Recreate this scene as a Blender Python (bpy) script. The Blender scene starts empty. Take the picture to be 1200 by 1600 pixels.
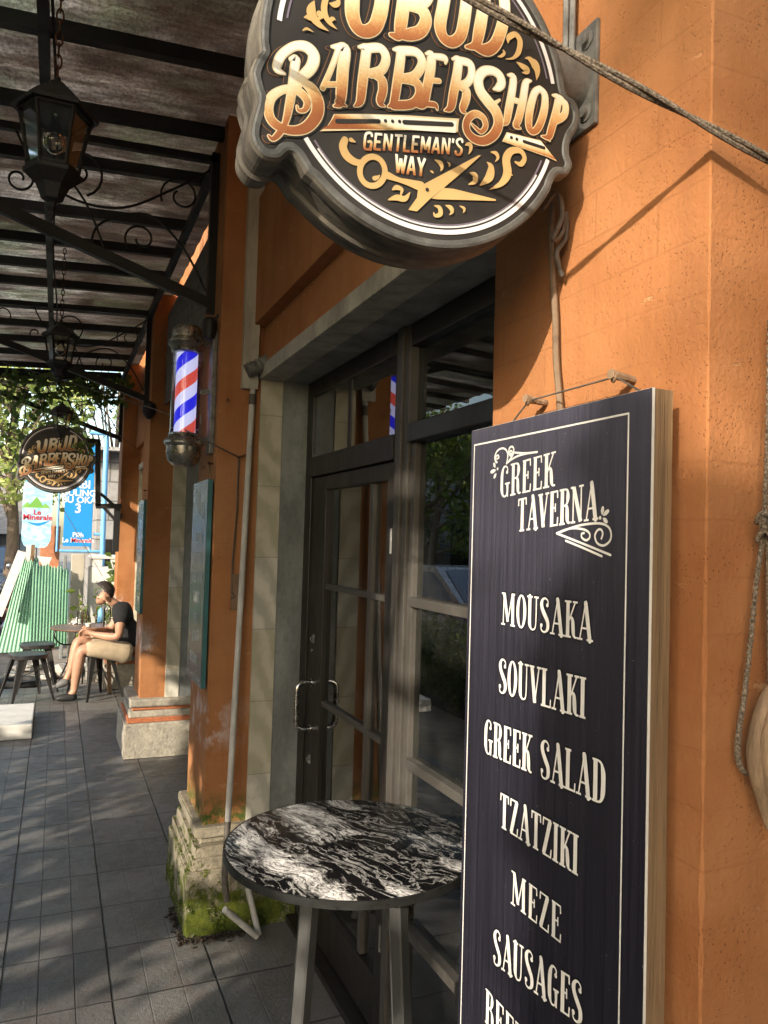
import bpy, bmesh, math, random
from mathutils import Vector, Matrix
import numpy as np
random.seed(7)
C = bpy.context.scene.collection
SC = bpy.context.scene
PI = math.pi

# ---------------------------------------------------------------- camera (X right across the walkway, Y along it, Z up)
FPX, YAW, PITCH, ROLL, EYE = 1192.6, math.radians(23.15), math.radians(2.175), math.radians(1.631), 1.6
_f = Vector((math.sin(YAW)*math.cos(PITCH), math.cos(YAW)*math.cos(PITCH), math.sin(PITCH)))
_r = Vector((math.cos(YAW), -math.sin(YAW), 0)); _u = _r.cross(_f)
RGT = _r*math.cos(ROLL) + _u*math.sin(ROLL); UPV = -_r*math.sin(ROLL) + _u*math.cos(ROLL); FWD = _f
cam = bpy.data.cameras.new('camera'); camo = bpy.data.objects.new('camera', cam); C.objects.link(camo)
camo.matrix_world = Matrix(((RGT.x, UPV.x, -FWD.x, 0), (RGT.y, UPV.y, -FWD.y, 0), (RGT.z, UPV.z, -FWD.z, EYE), (0, 0, 0, 1)))
cam.sensor_fit = 'VERTICAL'; cam.sensor_height = 24; cam.lens = FPX/1600*24
cam.clip_start = 0.02; cam.clip_end = 2000
SC.camera = camo

# ---------------------------------------------------------------- light
SUNV = Vector((1, .70, -.45)).normalized()                # the way the sunlight travels
ELEV = math.asin(-SUNV.z)
sun = bpy.data.lights.new('sun', 'SUN'); suno = bpy.data.objects.new('sun', sun); C.objects.link(suno)
sun.energy = 2.1; sun.angle = math.radians(.53); sun.color = (1, .88, .73)
suno.rotation_euler = SUNV.to_track_quat('-Z', 'Y').to_euler()
W = bpy.data.worlds.new('World'); SC.world = W; W.use_nodes = True
_nt = W.node_tree; _nt.nodes.clear()
_sky = _nt.nodes.new('ShaderNodeTexSky'); _sky.sky_type = 'NISHITA'; _sky.sun_disc = False
_sky.sun_elevation = ELEV; _sky.sun_rotation = math.atan2(-SUNV.x, -SUNV.y)
_sky.air_density = 1.2; _sky.dust_density = 2.0
_bg = _nt.nodes.new('ShaderNodeBackground'); _bg.inputs[1].default_value = .15
_wo = _nt.nodes.new('ShaderNodeOutputWorld')
_nt.links.new(_sky.outputs[0], _bg.inputs[0]); _nt.links.new(_bg.outputs[0], _wo.inputs[0])
SC.view_settings.view_transform = 'Standard'; SC.view_settings.look = 'None'
SC.view_settings.exposure = 1.8; SC.view_settings.gamma = 1
SC.cycles.max_bounces = 8; SC.cycles.transparent_max_bounces = 16
SC.cycles.use_denoising = True
SC.cycles.sample_clamp_indirect = 6

# ---------------------------------------------------------------- where a photo pixel (1200x1600) meets a real plane
def ray(x, y): return FWD*FPX + RGT*(x-600) - UPV*(y-800)
def onX(x, y, X): d = ray(x, y); t = X/d.x; return Vector((X, d.y*t, EYE+d.z*t))
def onY(x, y, Y): d = ray(x, y); t = Y/d.y; return Vector((d.x*t, Y, EYE+d.z*t))
def onZ(x, y, Z): d = ray(x, y); t = (Z-EYE)/d.z; return Vector((d.x*t, d.y*t, Z))

# ---------------------------------------------------------------- mesh helpers (world coordinates; build() makes them local to the thing)
def root_of(o):
    while o.parent: o = o.parent
    return o
def catmull(pts, n=8, closed=False):
    P = [np.array(p, float) for p in pts]
    if len(P) < 3: return [tuple(p) for p in P]
    out = []; m = len(P); rng = range(m if closed else m-1)
    for i in rng:
        if closed: a, b, c, d = P[i-1], P[i], P[(i+1) % m], P[(i+2) % m]
        else: a, b, c, d = P[max(i-1, 0)], P[i], P[i+1], P[min(i+2, m-1)]
        for k in range(n):
            t = k/n
            out.append(tuple(.5*((2*b)+(c-a)*t+(2*a-5*b+4*c-d)*t*t+(3*b-a-3*c+d)*t**3)))
    if not closed: out.append(tuple(P[-1]))
    return out
class MB:
    def __init__(s): s.v = []; s.f = []; s.g = []; s.h = 0
    def add(s, vs, fs, g=None):
        o = len(s.v); s.v += [tuple(p) for p in vs]; s.f += [[i+o for i in f] for f in fs]
        s.g += list(g) if g is not None else [0.0]*len(vs); return s
    def box(s, x0, x1, y0, y1, z0, z1):
        vs = [(x, y, z) for z in (z0, z1) for y in (y0, y1) for x in (x0, x1)]
        return s.add(vs, [(0,2,3,1), (4,5,7,6), (0,1,5,4), (2,6,7,3), (0,4,6,2), (1,3,7,5)])
    def bbox(s, x0, x1, y0, y1, z0, z1, b=.006, rough=0):
        bm = bmesh.new(); bmesh.ops.create_cube(bm, size=1)
        for v in bm.verts: v.co = Vector(((x0+x1)/2+v.co.x*(x1-x0), (y0+y1)/2+v.co.y*(y1-y0), (z0+z1)/2+v.co.z*(z1-z0)))
        bmesh.ops.bevel(bm, geom=list(bm.edges), offset=b, segments=2, affect='EDGES', profile=.6)
        if rough:
            for v in bm.verts: v.co += Vector((random.uniform(-1,1), random.uniform(-1,1), random.uniform(-1,1)))*rough
        bm.verts.index_update(); s.add([v.co for v in bm.verts], [[v.index for v in f.verts] for f in bm.faces]); bm.free(); return s
    def bar(s, a, b, w, h=None, up=(0,0,1), bev=0):
        a, b = Vector(a), Vector(b); h = h or w; d = (b-a).normalized(); up = Vector(up)
        if abs(d.dot(up)) > .98: up = Vector((0,1,0))
        x = d.cross(up).normalized()*w/2; y = x.cross(d).normalized()*h/2
        if bev:
            k = bev; X = x.normalized()*k; Y = y.normalized()*k
            q = [-x-y+X, x-y-X, x-y+Y, x+y-Y, x+y-X, -x+y+X, -x+y-Y, -x-y+Y]
        else: q = [-x-y, x-y, x+y, -x+y]
        n = len(q); vs = [a+p for p in q]+[b+p for p in q]
        return s.add(vs, [[(i+1) % n, i, n+i, n+(i+1) % n] for i in range(n)]+[list(range(n)), list(range(2*n-1, n-1, -1))])
    def tube(s, pts, r, n=8, closed=False, cap=True):
        P = [Vector(p) for p in pts]; m = len(P); rs = r if hasattr(r, '__len__') else [r]*m
        vs = []; up = None
        for i in range(m):
            if closed: d = P[(i+1) % m]-P[i-1]
            else: d = P[min(i+1, m-1)]-P[max(i-1, 0)]
            d = d.normalized() if d.length > 1e-9 else Vector((0,0,1))
            if up is None: up = Vector((0,0,1)) if abs(d.z) < .9 else Vector((1,0,0))
            x = d.cross(up)
            if x.length < 1e-6: x = d.orthogonal()
            x.normalize(); up = x.cross(d).normalized()
            vs += [P[i]+(x*math.cos(2*PI*k/n)+up*math.sin(2*PI*k/n))*rs[i] for k in range(n)]
        fs = []
        for i in range(m if closed else m-1):
            j = (i+1) % m
            fs += [[i*n+k, i*n+(k+1) % n, j*n+(k+1) % n, j*n+k] for k in range(n)]
        if cap and not closed: fs += [list(range(n))[::-1], [(m-1)*n+k for k in range(n)]]
        return s.add(vs, fs)
    def lathe(s, prof, c, n=24, axis='Z', a0=0, sx=1, sy=1):
        vs = []; c = Vector(c)
        for r, z in prof:
            for k in range(n):
                a = a0+2*PI*k/n; p = Vector((r*math.cos(a)*sx, r*math.sin(a)*sy, z))
                if axis == 'Y': p = Vector((p.x, p.z, p.y))
                if axis == 'X': p = Vector((p.z, p.x, p.y))
                vs.append(c+p)
        fs = []; m = len(prof)
        for i in range(m-1): fs += [[i*n+k, i*n+(k+1) % n, (i+1)*n+(k+1) % n, (i+1)*n+k] for k in range(n)]
        fs += [list(range(n))[::-1], [(m-1)*n+k for k in range(n)]]
        return s.add(vs, fs)
    def prism(s, poly, f0, f1):            # poly 2D, f0/f1 map a 2D point to the two faces
        n = len(poly); return s.add([f0(*p) for p in poly]+[f1(*p) for p in poly],
            [list(range(n)), list(range(2*n-1, n-1, -1))]+[[(i+1) % n, i, n+i, n+(i+1) % n] for i in range(n)])
    def flat(s, poly, F, grad=None):       # flat polygon sheet (printed shape), one hair above the last one
        s.h += 1.5e-6; g = [grad(*p) for p in poly] if grad else None
        return s.add([F(p[0], p[1], s.h) for p in poly], [list(range(len(poly)))], g)
    def stroke(s, pts, w, F, grad=None, smooth=True, closed=False, extra=0, cap=None, off=(0,0), n=6):
        P = [(p[0]+off[0], p[1]+off[1], (p[2] if len(p) > 2 else w)+extra) for p in pts]
        if smooth and len(P) > 2: P = catmull(P, n, closed)
        m = len(P); L = []; Rr = []
        for i in range(m):
            if closed: a, b = P[i-1], P[(i+1) % m]
            else: a, b = P[max(i-1, 0)], P[min(i+1, m-1)]
            dx, dy = b[0]-a[0], b[1]-a[1]; l = math.hypot(dx, dy) or 1; nx, ny = -dy/l, dx/l; h = max(P[i][2], .0001)/2
            L.append((P[i][0]+nx*h, P[i][1]+ny*h)); Rr.append((P[i][0]-nx*h, P[i][1]-ny*h))
        s.h += 1.5e-6; q = L+Rr
        fs = [[i+1, i, m+i, m+i+1] for i in range(m-1)]
        if closed: fs.append([0, m-1, 2*m-1, m])
        s.add([F(x, y, s.h) for x, y in q], fs, [grad(x, y) for x, y in q] if grad else None)
        if cap is None: cap = True
        if cap and not closed:
            for (x, y, ww) in (P[0], P[-1]):
                if ww > .0002: s.disc(x, y, ww/2, F, grad, 10)
        return s
    def disc(s, x, y, r, F, grad=None, n=16, ry=None):
        q = [(x+r*math.cos(2*PI*k/n), y+(ry or r)*math.sin(2*PI*k/n)) for k in range(n)]
        return s.flat(q, F, grad)
    def leaf(s, p, size, d=None, tilt=None):
        p = Vector(p); d = d or Vector((random.gauss(0,1), random.gauss(0,1), random.gauss(0,.7))).normalized()
        q = d.cross(Vector((random.gauss(0,1), random.gauss(0,1), random.gauss(0,1))))
        if q.length < 1e-4: q = d.orthogonal()
        q.normalize(); nrm = d.cross(q)*size*.12; w = size*random.uniform(.28,.42)
        return s.add([p, p+d*size*.45+q*w-nrm, p+d*size, p+d*size*.45-q*w-nrm], [[0,1,2], [0,2,3]])
    def build(s, name, mat, parent=None, smooth=False, loc=None):
        me = bpy.data.meshes.new(name)
        base = Vector(loc) if loc is not None else (root_of(parent).location.copy() if parent else Vector((0,0,0)))
        me.from_pydata([tuple(Vector(p)-base) for p in s.v], [], s.f)
        if any(s.g):
            at = me.attributes.new('grad', 'FLOAT', 'POINT'); at.data.foreach_set('value', s.g)
        me.update()
        if smooth:
            for p in me.polygons: p.use_smooth = True
        o = bpy.data.objects.new(name, me); C.objects.link(o)
        if mat: me.materials.append(mat)
        if parent: o.parent = parent
        elif loc is not None: o.location = loc
        if smooth:
            md = o.modifiers.new('edges', 'EDGE_SPLIT'); md.split_angle = math.radians(42)
        return o
def tag(o, label, cat=None, group=None, kind=None):
    if label: o['label'] = label
    if cat: o['category'] = cat
    if group: o['group'] = group
    if kind: o['kind'] = kind
    return o
def thing(name, label, cat, loc=(0,0,0), group=None):
    o = bpy.data.objects.new(name, None); C.objects.link(o); o.location = loc; o.empty_display_size = .1
    return tag(o, label, cat, group)
def struct(name, mb, m): o = mb.build(name, m); o['kind'] = 'structure'; return o
def copy_tree(o, parent=None):
    c = o.copy(); C.objects.link(c)
    if parent: c.parent = parent
    for ch in list(o.children): copy_tree(ch, c)
    return c
# ---------------------------------------------------------------- materials
class NT:
    def __init__(s, name):
        s.m = bpy.data.materials.new(name); s.m.use_nodes = True; s.t = s.m.node_tree
        s.b = s.t.nodes['Principled BSDF']; s.out = s.t.nodes['Material Output']
        s.co = s.t.nodes.new('ShaderNodeNewGeometry').outputs['Position']
    def n(s, typ, ins=None, **kw):
        d = s.t.nodes.new('ShaderNode'+typ)
        for k, v in kw.items(): setattr(d, k, v)
        for k, v in (ins or {}).items():
            if hasattr(v, 'node'): s.t.links.new(v, d.inputs[k])
            else: d.inputs[k].default_value = v
        return d
    def pos(s, sx=1, sy=1, sz=1, obj=False):
        src = s.n('TexCoord').outputs['Object'] if obj else s.co
        return s.n('Mapping', {'Vector': src, 'Scale': (sx, sy, sz)}).outputs[0]
    def noise(s, scale, detail=4, rough=.6, vec=None, dist=0):
        return s.n('TexNoise', {'Vector': vec or s.co, 'Scale': scale, 'Detail': detail, 'Roughness': rough, 'Distortion': dist}).outputs[0]
    def ramp(s, fac, *stops, interp='LINEAR'):
        r = s.n('ValToRGB', {'Fac': fac}); r.color_ramp.interpolation = interp; e = r.color_ramp.elements
        while len(e) < len(stops): e.new(.5)
        for i, (p, c) in enumerate(stops):
            e[i].position = p; e[i].color = (c, c, c, 1) if not hasattr(c, '__len__') else (*c, 1)
        return r.outputs[0]
    def mix(s, fac, a, b, mode='MIX'):
        d = s.t.nodes.new('ShaderNodeMix'); d.data_type = 'RGBA'; d.blend_type = mode
        for k, v in ((0, fac), (6, a), (7, b)):
            if hasattr(v, 'node'): s.t.links.new(v, d.inputs[k])
            else: d.inputs[k].default_value = v if k == 0 else ((*v, 1) if hasattr(v, '__len__') else (v, v, v, 1))
        return d.outputs[2]
    def math(s, op, a, b=0, clamp=False):
        d = s.n('Math', {0: a, 1: b}, operation=op); d.use_clamp = clamp; return d.outputs[0]
    def xyz(s, vec=None):
        d = s.n('SeparateXYZ', {0: vec or s.co}); return d.outputs
    def comb(s, x, y, z=0): return s.n('CombineXYZ', {0: x, 1: y, 2: z}).outputs[0]
    def set(s, col=None, rough=None, metal=None, bump=None, bstr=.3, bdist=.01, spec=None, coat=None):
        for k, v in (('Base Color', col), ('Roughness', rough), ('Metallic', metal), ('Specular IOR Level', spec), ('Coat Weight', coat)):
            if v is None: continue
            if hasattr(v, 'node'): s.t.links.new(v, s.b.inputs[k])
            else: s.b.inputs[k].default_value = (*v, 1) if hasattr(v, '__len__') else v
        if bump is not None:
            b = s.n('Bump', {'Height': bump, 'Strength': bstr, 'Distance': bdist}); s.t.links.new(b.outputs[0], s.b.inputs['Normal'])
        return s.m
def simple(name, col, rough=.5, metal=0, var=.25, scale=12, bstr=.15, bscale=60, stretch=(1,1,1), spec=.5):
    N = NT(name); v = N.pos(*stretch)
    f = N.noise(scale, 5, .65, v)
    c = N.mix(N.ramp(f, (.3, 0.), (.7, 1.)), tuple(x*(1-var) for x in col), tuple(min(1, x*(1+var)) for x in col))
    r = N.ramp(N.noise(scale*2.3, 4, .6, v), (.3, max(0, rough-.1)), (.7, min(1, rough+.12)))
    return N.set(c, r, metal, N.noise(bscale, 4, .6, v), bstr, .004, spec)

def terracotta():
    N = NT('terracotta_plaster'); x, y, z = N.xyz()
    uv = N.comb(N.math('ADD', x, y), z)
    wob = N.noise(3, 3, .6); uvw = N.n('VectorMath', {0: uv, 1: N.n('VectorMath', {0: N.n('TexNoise', {'Vector': N.co, 'Scale': 5, 'Detail': 3}).outputs[1], 'Scale': .012}, operation='SCALE').outputs[0]}, operation='ADD').outputs[0]
    br = N.n('TexBrick', {'Vector': uvw, 'Color1': (1,1,1,1), 'Color2': (.82,.82,.82,1), 'Mortar': (.2,.2,.2,1), 'Scale': 1, 'Mortar Size': .0022, 'Mortar Smooth': .6, 'Brick Width': .21, 'Row Height': .0585})
    big = N.noise(2.2, 5, .62); mid = N.noise(9, 5, .65); fine = N.noise(170, 3, .6)
    patch = N.ramp(N.noise(4.5, 4, .6), (.36, 0.), (.56, 1.))
    c = N.mix(N.ramp(big, (.3, 0.), (.72, 1.)), (.31,.120,.043), (.455,.205,.084))
    c = N.mix(N.math('MULTIPLY', N.ramp(mid, (.45, 0.), (.75, 1.)), .45), c, (.45,.215,.095))
    mm = N.math('MULTIPLY', N.math('SUBTRACT', 1, N.n('RGBToBW', {0: br.outputs[0]}).outputs[0]), patch)
    c = N.mix(N.math('MULTIPLY', mm, .3), c, (.22,.085,.033))
    chip = N.ramp(N.noise(11, 6, .7, N.pos(.6,.6,2)), (.645, 0.), (.675, 1.))
    c = N.mix(N.math('MULTIPLY', chip, .6), c, (.58,.33,.155))
    drip = N.ramp(N.noise(9, 5, .65, N.pos(1.6,1.6,.12)), (.50, 0.), (.72, .5)); c = N.mix(drip, c, (.24,.10,.045))
    fade = N.ramp(N.noise(1.3, 4, .6), (.48, 0.), (.66, .4)); c = N.mix(fade, c, (.50,.26,.12))
    # mineral spots and pits
    vo = N.n('TexVoronoi', {'Vector': N.co, 'Scale': 190}, feature='F1'); pit = N.ramp(vo.outputs[0], (.13, 1.), (.24, 0.))
    pitm = N.math('MULTIPLY', pit, N.ramp(N.noise(16, 3, .6), (.42, 0.), (.60, 1.)))
    c = N.mix(N.math('MULTIPLY', pitm, .5), c, (.10,.035,.012))
    # white efflorescence low on the shafts
    ef = N.math('MULTIPLY', N.ramp(N.noise(7, 6, .7, N.pos(1,1,.8)), (.47, 0.), (.56, 1.)), N.math('MULTIPLY', N.ramp(z, (.70, 0.), (.76, 1.)), N.ramp(z, (.88, 1.), (.98, 0.))))
    c = N.mix(N.math('MULTIPLY', ef, N.ramp(x, (.0, .8), (.66, .8), (.72, .15))), c, (.55,.45,.42))
    # moss where the shaft meets its wet plinth
    ms = N.math('MULTIPLY', N.ramp(N.noise(26, 5, .7), (.40, 0.), (.56, 1.)), N.ramp(z, (.45, 1.), (.56, 0.)))
    ms = N.math('MULTIPLY', ms, N.ramp(N.math('DIVIDE', y, 10), (.36, 1.), (.40, 0.)))
    c = N.mix(ms, c, (.075,.105,.025))
    h = N.math('ADD', N.math('MULTIPLY', fine, .5), N.math('ADD', N.math('MULTIPLY', mid, .9), N.math('SUBTRACT', N.math('MULTIPLY', chip, -.5), N.math('ADD', N.math('MULTIPLY', mm, .16), N.math('MULTIPLY', pitm, .8)))))
    return N.set(c, .9, 0, h, .45, .006, .2)
M = {}
M['terra'] = terracotta()
def stone_moss(name, base, mossy, ztop):
    N = NT(name); x, y, z = N.xyz()
    c = N.mix(N.ramp(N.noise(9, 6, .68), (.3, 0.), (.7, 1.)), tuple(a*.62 for a in base), base)
    c = N.mix(N.math('MULTIPLY', N.ramp(N.noise(30, 5, .7), (.48, 0.), (.7, 1.)), .6), c, tuple(a*.35 for a in base))
    if mossy:
        f = N.math('ADD', N.noise(10, 6, .72), N.ramp(z, (0, .26), (ztop, .03)))
        mk = N.ramp(f, (.63, 0.), (.74, 1.))
        g = N.mix(N.ramp(N.noise(34, 5, .7), (.3, 0.), (.7, 1.)), (.03,.05,.010), (.135,.155,.02))
        c = N.mix(mk, c, g)
        h = N.math('ADD', N.math('MULTIPLY', N.noise(240, 4, .7), mk), N.noise(40, 5, .65))
    else: h = N.noise(50, 5, .65)
    return N.set(c, .93, 0, h, .8, .008, .2)
M['plinth'] = stone_moss('mossy_plinth_stone', (.34,.30,.22), True, .42)
M['plinth_clean'] = stone_moss('pale_plinth_stone', (.50,.455,.37), False, 1)
M['plinth_red'] = simple('red_brick_course', (.42,.14,.06), .9, 0, .3, 30, .4, 90)
def sandstone():
    N = NT('veined_sandstone'); v = N.pos(1, 1, .55)
    w = N.n('TexWave', {'Vector': v, 'Scale': 5.5, 'Distortion': 9, 'Detail': 4, 'Detail Scale': .8, 'Detail Roughness': .6}, wave_type='BANDS', bands_direction='DIAGONAL').outputs[0]
    c = N.mix(N.ramp(w, (.1, 0.), (.9, 1.)), (.42,.40,.33), (.62,.59,.50))
    z = N.xyz()[2]
    blk = N.n('TexWhiteNoise', {'W': N.math('FLOOR', N.math('MULTIPLY', z, 3.3))}, noise_dimensions='1D').outputs[0]
    c = N.mix(N.ramp(blk, (.45, 0.), (.55, .4)), c, (.40,.35,.20))
    fr = N.math('FRACT', N.math('MULTIPLY', z, 3.3)); jn = N.ramp(fr, (0, 1.), (.012, 0.))
    c = N.mix(jn, c, (.16,.15,.12)); c = N.mix(N.ramp(N.noise(14, 6, .7), (.55, 0.), (.75, .5)), c, (.27,.24,.15))
    return N.set(c, .75, 0, N.noise(50, 5, .6), .2, .004, .3)
M['sand'] = sandstone()
def cement(name, col, streak=.3):
    N = NT(name); c = N.mix(N.ramp(N.noise(7, 6, .7, N.pos(1,1,.35)), (.3, 0.), (.7, 1.)), tuple(a*.55 for a in col), tuple(a*1.25 for a in col))
    c = N.mix(N.math('MULTIPLY', N.ramp(N.noise(24, 5, .7), (.5, 0.), (.7, 1.)), streak), c, tuple(a*.3 for a in col))
    return N.set(c, .9, 0, N.noise(60, 5, .65), .4, .005, .25)
M['cement'] = cement('grey_cement', (.24,.25,.24))
M['concrete'] = cement('pale_concrete', (.42,.40,.35))
M['rubble'] = cement('broken_rubble', (.50,.47,.42), .6)
def dusty_metal(name, col, dust, rough=.38, amount=.5):
    N = NT(name); sp = N.ramp(N.noise(260, 3, .7), (.70, 0.), (.76, 1.)); cl = N.ramp(N.noise(6, 5, .7, N.pos(1,1,.4)), (.42, 0.), (.75, 1.))
    c = N.mix(N.math('MULTIPLY', cl, amount*.5), col, dust); c = N.mix(N.math('MULTIPLY', sp, .65), c, (.5,.47,.42))
    return N.set(c, N.ramp(cl, (0, rough), (1, rough+.3)), .0, N.noise(120, 3, .6), .08, .002, .5)
M['frame'] = dusty_metal('dusty_bronze_frame', (.016,.0135,.011), (.06,.052,.042), .34, .3)
M['frame_lit'] = dusty_metal('sunlit_bronze_mullion', (.055,.050,.043), (.19,.18,.16), .42, .7)  # frame metal coloured paler to stand for sunlight on it
M['black_metal'] = dusty_metal('black_painted_iron', (.010,.0095,.009), (.035,.031,.027), .5, .5)
M['leg_metal'] = dusty_metal('speckled_grey_steel', (.05,.051,.05), (.13,.13,.125), .45, .8)
M['stool'] = dusty_metal('scuffed_gunmetal', (.03,.03,.03), (.16,.14,.11), .32, .7)
M['chrome'] = simple('brushed_steel', (.55,.54,.52), .22, 1, .12, 30, .05)
M['rust'] = simple('rusty_chain_iron', (.10,.045,.025), .8, .3, .5, 60, .4, 200)
M['zinc'] = simple('weathered_zinc', (.20,.20,.19), .55, .5, .45, 24, .3, 120)
M['polecap'] = simple('tarnished_barber_pole_metal', (.36,.33,.28), .3, .85, .4, 22, .15, 120)
M['white_pvc'] = simple('dirty_white_pvc', (.50,.48,.44), .5, 0, .3, 24, .2, 80, (1,1,.3))
M['trunk'] = simple('grimy_trunking', (.40,.37,.31), .6, 0, .3, 14, .2, 60, (1,1,.3))
M['darkflex'] = simple('dark_flexible_hose', (.10,.085,.07), .7, 0, .4, 40, .3)
M['conduit'] = simple('stained_cable_conduit', (.17,.115,.07), .6, 0, .4, 40, .3); M['edge_band'] = simple('dark_edge_band', (.018,.019,.0185), .35, 0, .35, 30, .1)
M['wood'] = simple('bare_wood_edge', (.21,.13,.065), .8, 0, .35, 30, .5, 120, (3,3,.12))
M['driftwood'] = simple('smooth_driftwood', (.27,.185,.115), .8, 0, .35, 26, .6, 90, (3,3,.4))
M['oldwood'] = simple('old_grey_wood', (.24,.15,.09), .8, 0, .35, 40, .4, 100, (2,2,.3))
M['teal'] = simple('teal_painted_edge', (.045,.15,.155), .5, 0, .2, 20)
def rope_mat():
    N = NT('twisted_grey_rope'); c = N.mix(N.ramp(N.noise(380, 3, .6), (.35, 0.), (.65, 1.)), (.075,.058,.042), (.29,.24,.185))
    return N.set(c, .95, 0, N.noise(500, 2, .5), .6, .002, .1)
M['rope'] = rope_mat()
def tiles():
    N = NT('stamped_grey_floor_tiles'); x, y, z = N.xyz()
    def line(v, off, per, w, soft=.5):
        a = N.math('FRACT', N.math('DIVIDE', N.math('SUBTRACT', v, off), per)); a = N.math('ABSOLUTE', N.math('SUBTRACT', a, .5))
        return N.ramp(a, (.5-w*(1+soft), 0.), (.5-w*.6, 1.))
    wob = N.math('MULTIPLY', N.math('SUBTRACT', N.noise(7, 3, .5), .5), .006)
    xs = N.math('ADD', x, wob); ys = N.math('ADD', N.math('ADD', y, wob), N.math('MULTIPLY', x, 0.0))
    maj = N.math('MAXIMUM', line(xs, -.112, .3555, .0105), line(ys, -.012, .353, .0105))
    mnr = N.math('MAXIMUM', line(xs, -.112, .1185, .018), line(ys, -.012, .1765, .010))
    right = N.ramp(x, (.24, 1.), (.28, .25)); mn = N.math('MULTIPLY', mnr, N.math('MULTIPLY', right, .75))
    cell = N.comb(N.math('FLOOR', N.math('DIVIDE', N.math('ADD', x, .112), .3555)), N.math('FLOOR', N.math('DIVIDE', N.math('ADD', y, .012), .353)))
    rnd = N.n('TexWhiteNoise', {'Vector': cell}).outputs[0]
    c = N.mix(rnd, (.105,.10,.094), (.20,.19,.175)); c = N.mix(N.ramp(N.noise(3.2, 6, .7), (.35, 0.), (.72, .7)), c, (.21,.208,.20))
    c = N.mix(N.math('MULTIPLY', N.ramp(N.noise(90, 4, .7), (.45, 0.), (.7, 1.)), .4), c, (.05,.048,.045))
    c = N.mix(N.math('MULTIPLY', N.ramp(N.noise(5.5, 4, .6, dist=1.5), (.5, 0.), (.62, 1.)), .35), c, (.135,.095,.07))
    c = N.mix(N.math('MULTIPLY', maj, .9), c, (.022,.021,.02)); c = N.mix(mn, c, (.04,.04,.04))
    c = N.mix(N.ramp(N.noise(1.7, 5, .65, dist=.8), (.50, 0.), (.64, .5)), c, (.06,.055,.05)); c = N.mix(N.ramp(N.noise(60, 5, .75), (.66, 0.), (.74, .6)), c, (.27,.25,.22))
    h = N.math('SUBTRACT', N.math('ADD', N.math('MULTIPLY', N.noise(46, 6, .75, dist=.6), 1.1), N.math('MULTIPLY', N.noise(210, 3, .6), .35)), N.math('ADD', N.math('MULTIPLY', maj, 1.2), N.math('MULTIPLY', mn, 1.1)))
    r = N.ramp(N.noise(16, 5, .7), (.3, .30), (.7, .55))
    return N.set(c, r, 0, h, .75, .006, .45)
M['tiles'] = tiles()
def marble():
    N = NT('black_marble_laminate'); v = N.n('Mapping', {'Vector': N.co, 'Rotation': (0, 0, 1.15)}).outputs[0]
    d = N.n('TexNoise', {'Vector': v, 'Scale': 5.5, 'Detail': 3, 'Roughness': .5}).outputs[1]
    d2 = N.n('TexNoise', {'Vector': v, 'Scale': 17, 'Detail': 4, 'Roughness': .6}).outputs[1]
    base = N.n('Mapping', {'Vector': v, 'Scale': (3.4, 17, 1)}).outputs[0]
    w1 = N.n('VectorMath', {0: base, 1: N.n('VectorMath', {0: d, 'Scale': 2.0}, operation='SCALE').outputs[0]}, operation='ADD').outputs[0]
    w2 = N.n('VectorMath', {0: w1, 1: N.n('VectorMath', {0: d2, 'Scale': .13}, operation='SCALE').outputs[0]}, operation='ADD').outputs[0]
    a = N.noise(1.15, 4, .55, w2); b = N.noise(2.6, 5, .62, w2); f_ = N.noise(13, 7, .72, w2)
    band = N.ramp(a, (.49, 0.), (.57, .7), (.68, 1.))
    ve = N.ramp(N.math('ABSOLUTE', N.math('SUBTRACT', b, .52)), (0, 1.), (.012, .55), (.03, 0.))
    tex = N.ramp(f_, (.42, 0.), (.56, 1.))
    f = N.math('ADD', N.math('MULTIPLY', band, N.math('ADD', N.math('MULTIPLY', tex, .85), .06)), N.math('MULTIPLY', ve, N.math('ADD', N.math('MULTIPLY', band, .5), .5)), True)
    c = N.mix(f, (.006,.006,.007), (.80,.79,.77))
    return N.set(c, N.ramp(N.noise(20, 4, .6), (.3, .22), (.7, .34)), 0, N.noise(40, 4, .6), .03, .002, .5)
M['marble'] = marble()
def board_face(name, col, rough):
    N = NT(name); v = N.pos(1, 260, 3.2); s = N.noise(1, 4, .7, v)
    c = N.mix(N.ramp(s, (.35, 0.), (.7, 1.)), tuple(a*.6 for a in col), tuple(a*1.7 for a in col))
    spk = N.ramp(N.noise(320, 2, .5), (.755, 0.), (.78, 1.)); c = N.mix(N.math('MULTIPLY', spk, .5), c, (.5,.5,.5))
    if rough > .3:
        tg = N.n('Tangent', direction_type='RADIAL', axis='Z').outputs[0]; N.t.links.new(tg, N.b.inputs['Tangent']); N.b.inputs['Anisotropic'].default_value = .9
        N.b.inputs['Specular Tint'].default_value = (.72,.72,1,1)
    return N.set(c, N.ramp(s, (.3, rough-.07), (.7, rough+.08)), 0, s, .7, .0014, .8)
M['board'] = board_face('dark_brushed_board', (.013,.0125,.019), .52)
M['board_far'] = board_face('grey_sheen_board', (.07,.075,.072), .20)
def paint(name, col, rough=.45):
    N = NT(name); c = N.mix(N.ramp(N.noise(40, 4, .65), (.35, 0.), (.75, .25)), col, tuple(a*.6 for a in col)); return N.set(c, rough, 0)
M['white_ink'] = paint('white_board_ink', (.86,.85,.81)); M['black_ink'] = paint('black_board_ink', (.006,.006,.008))
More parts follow.
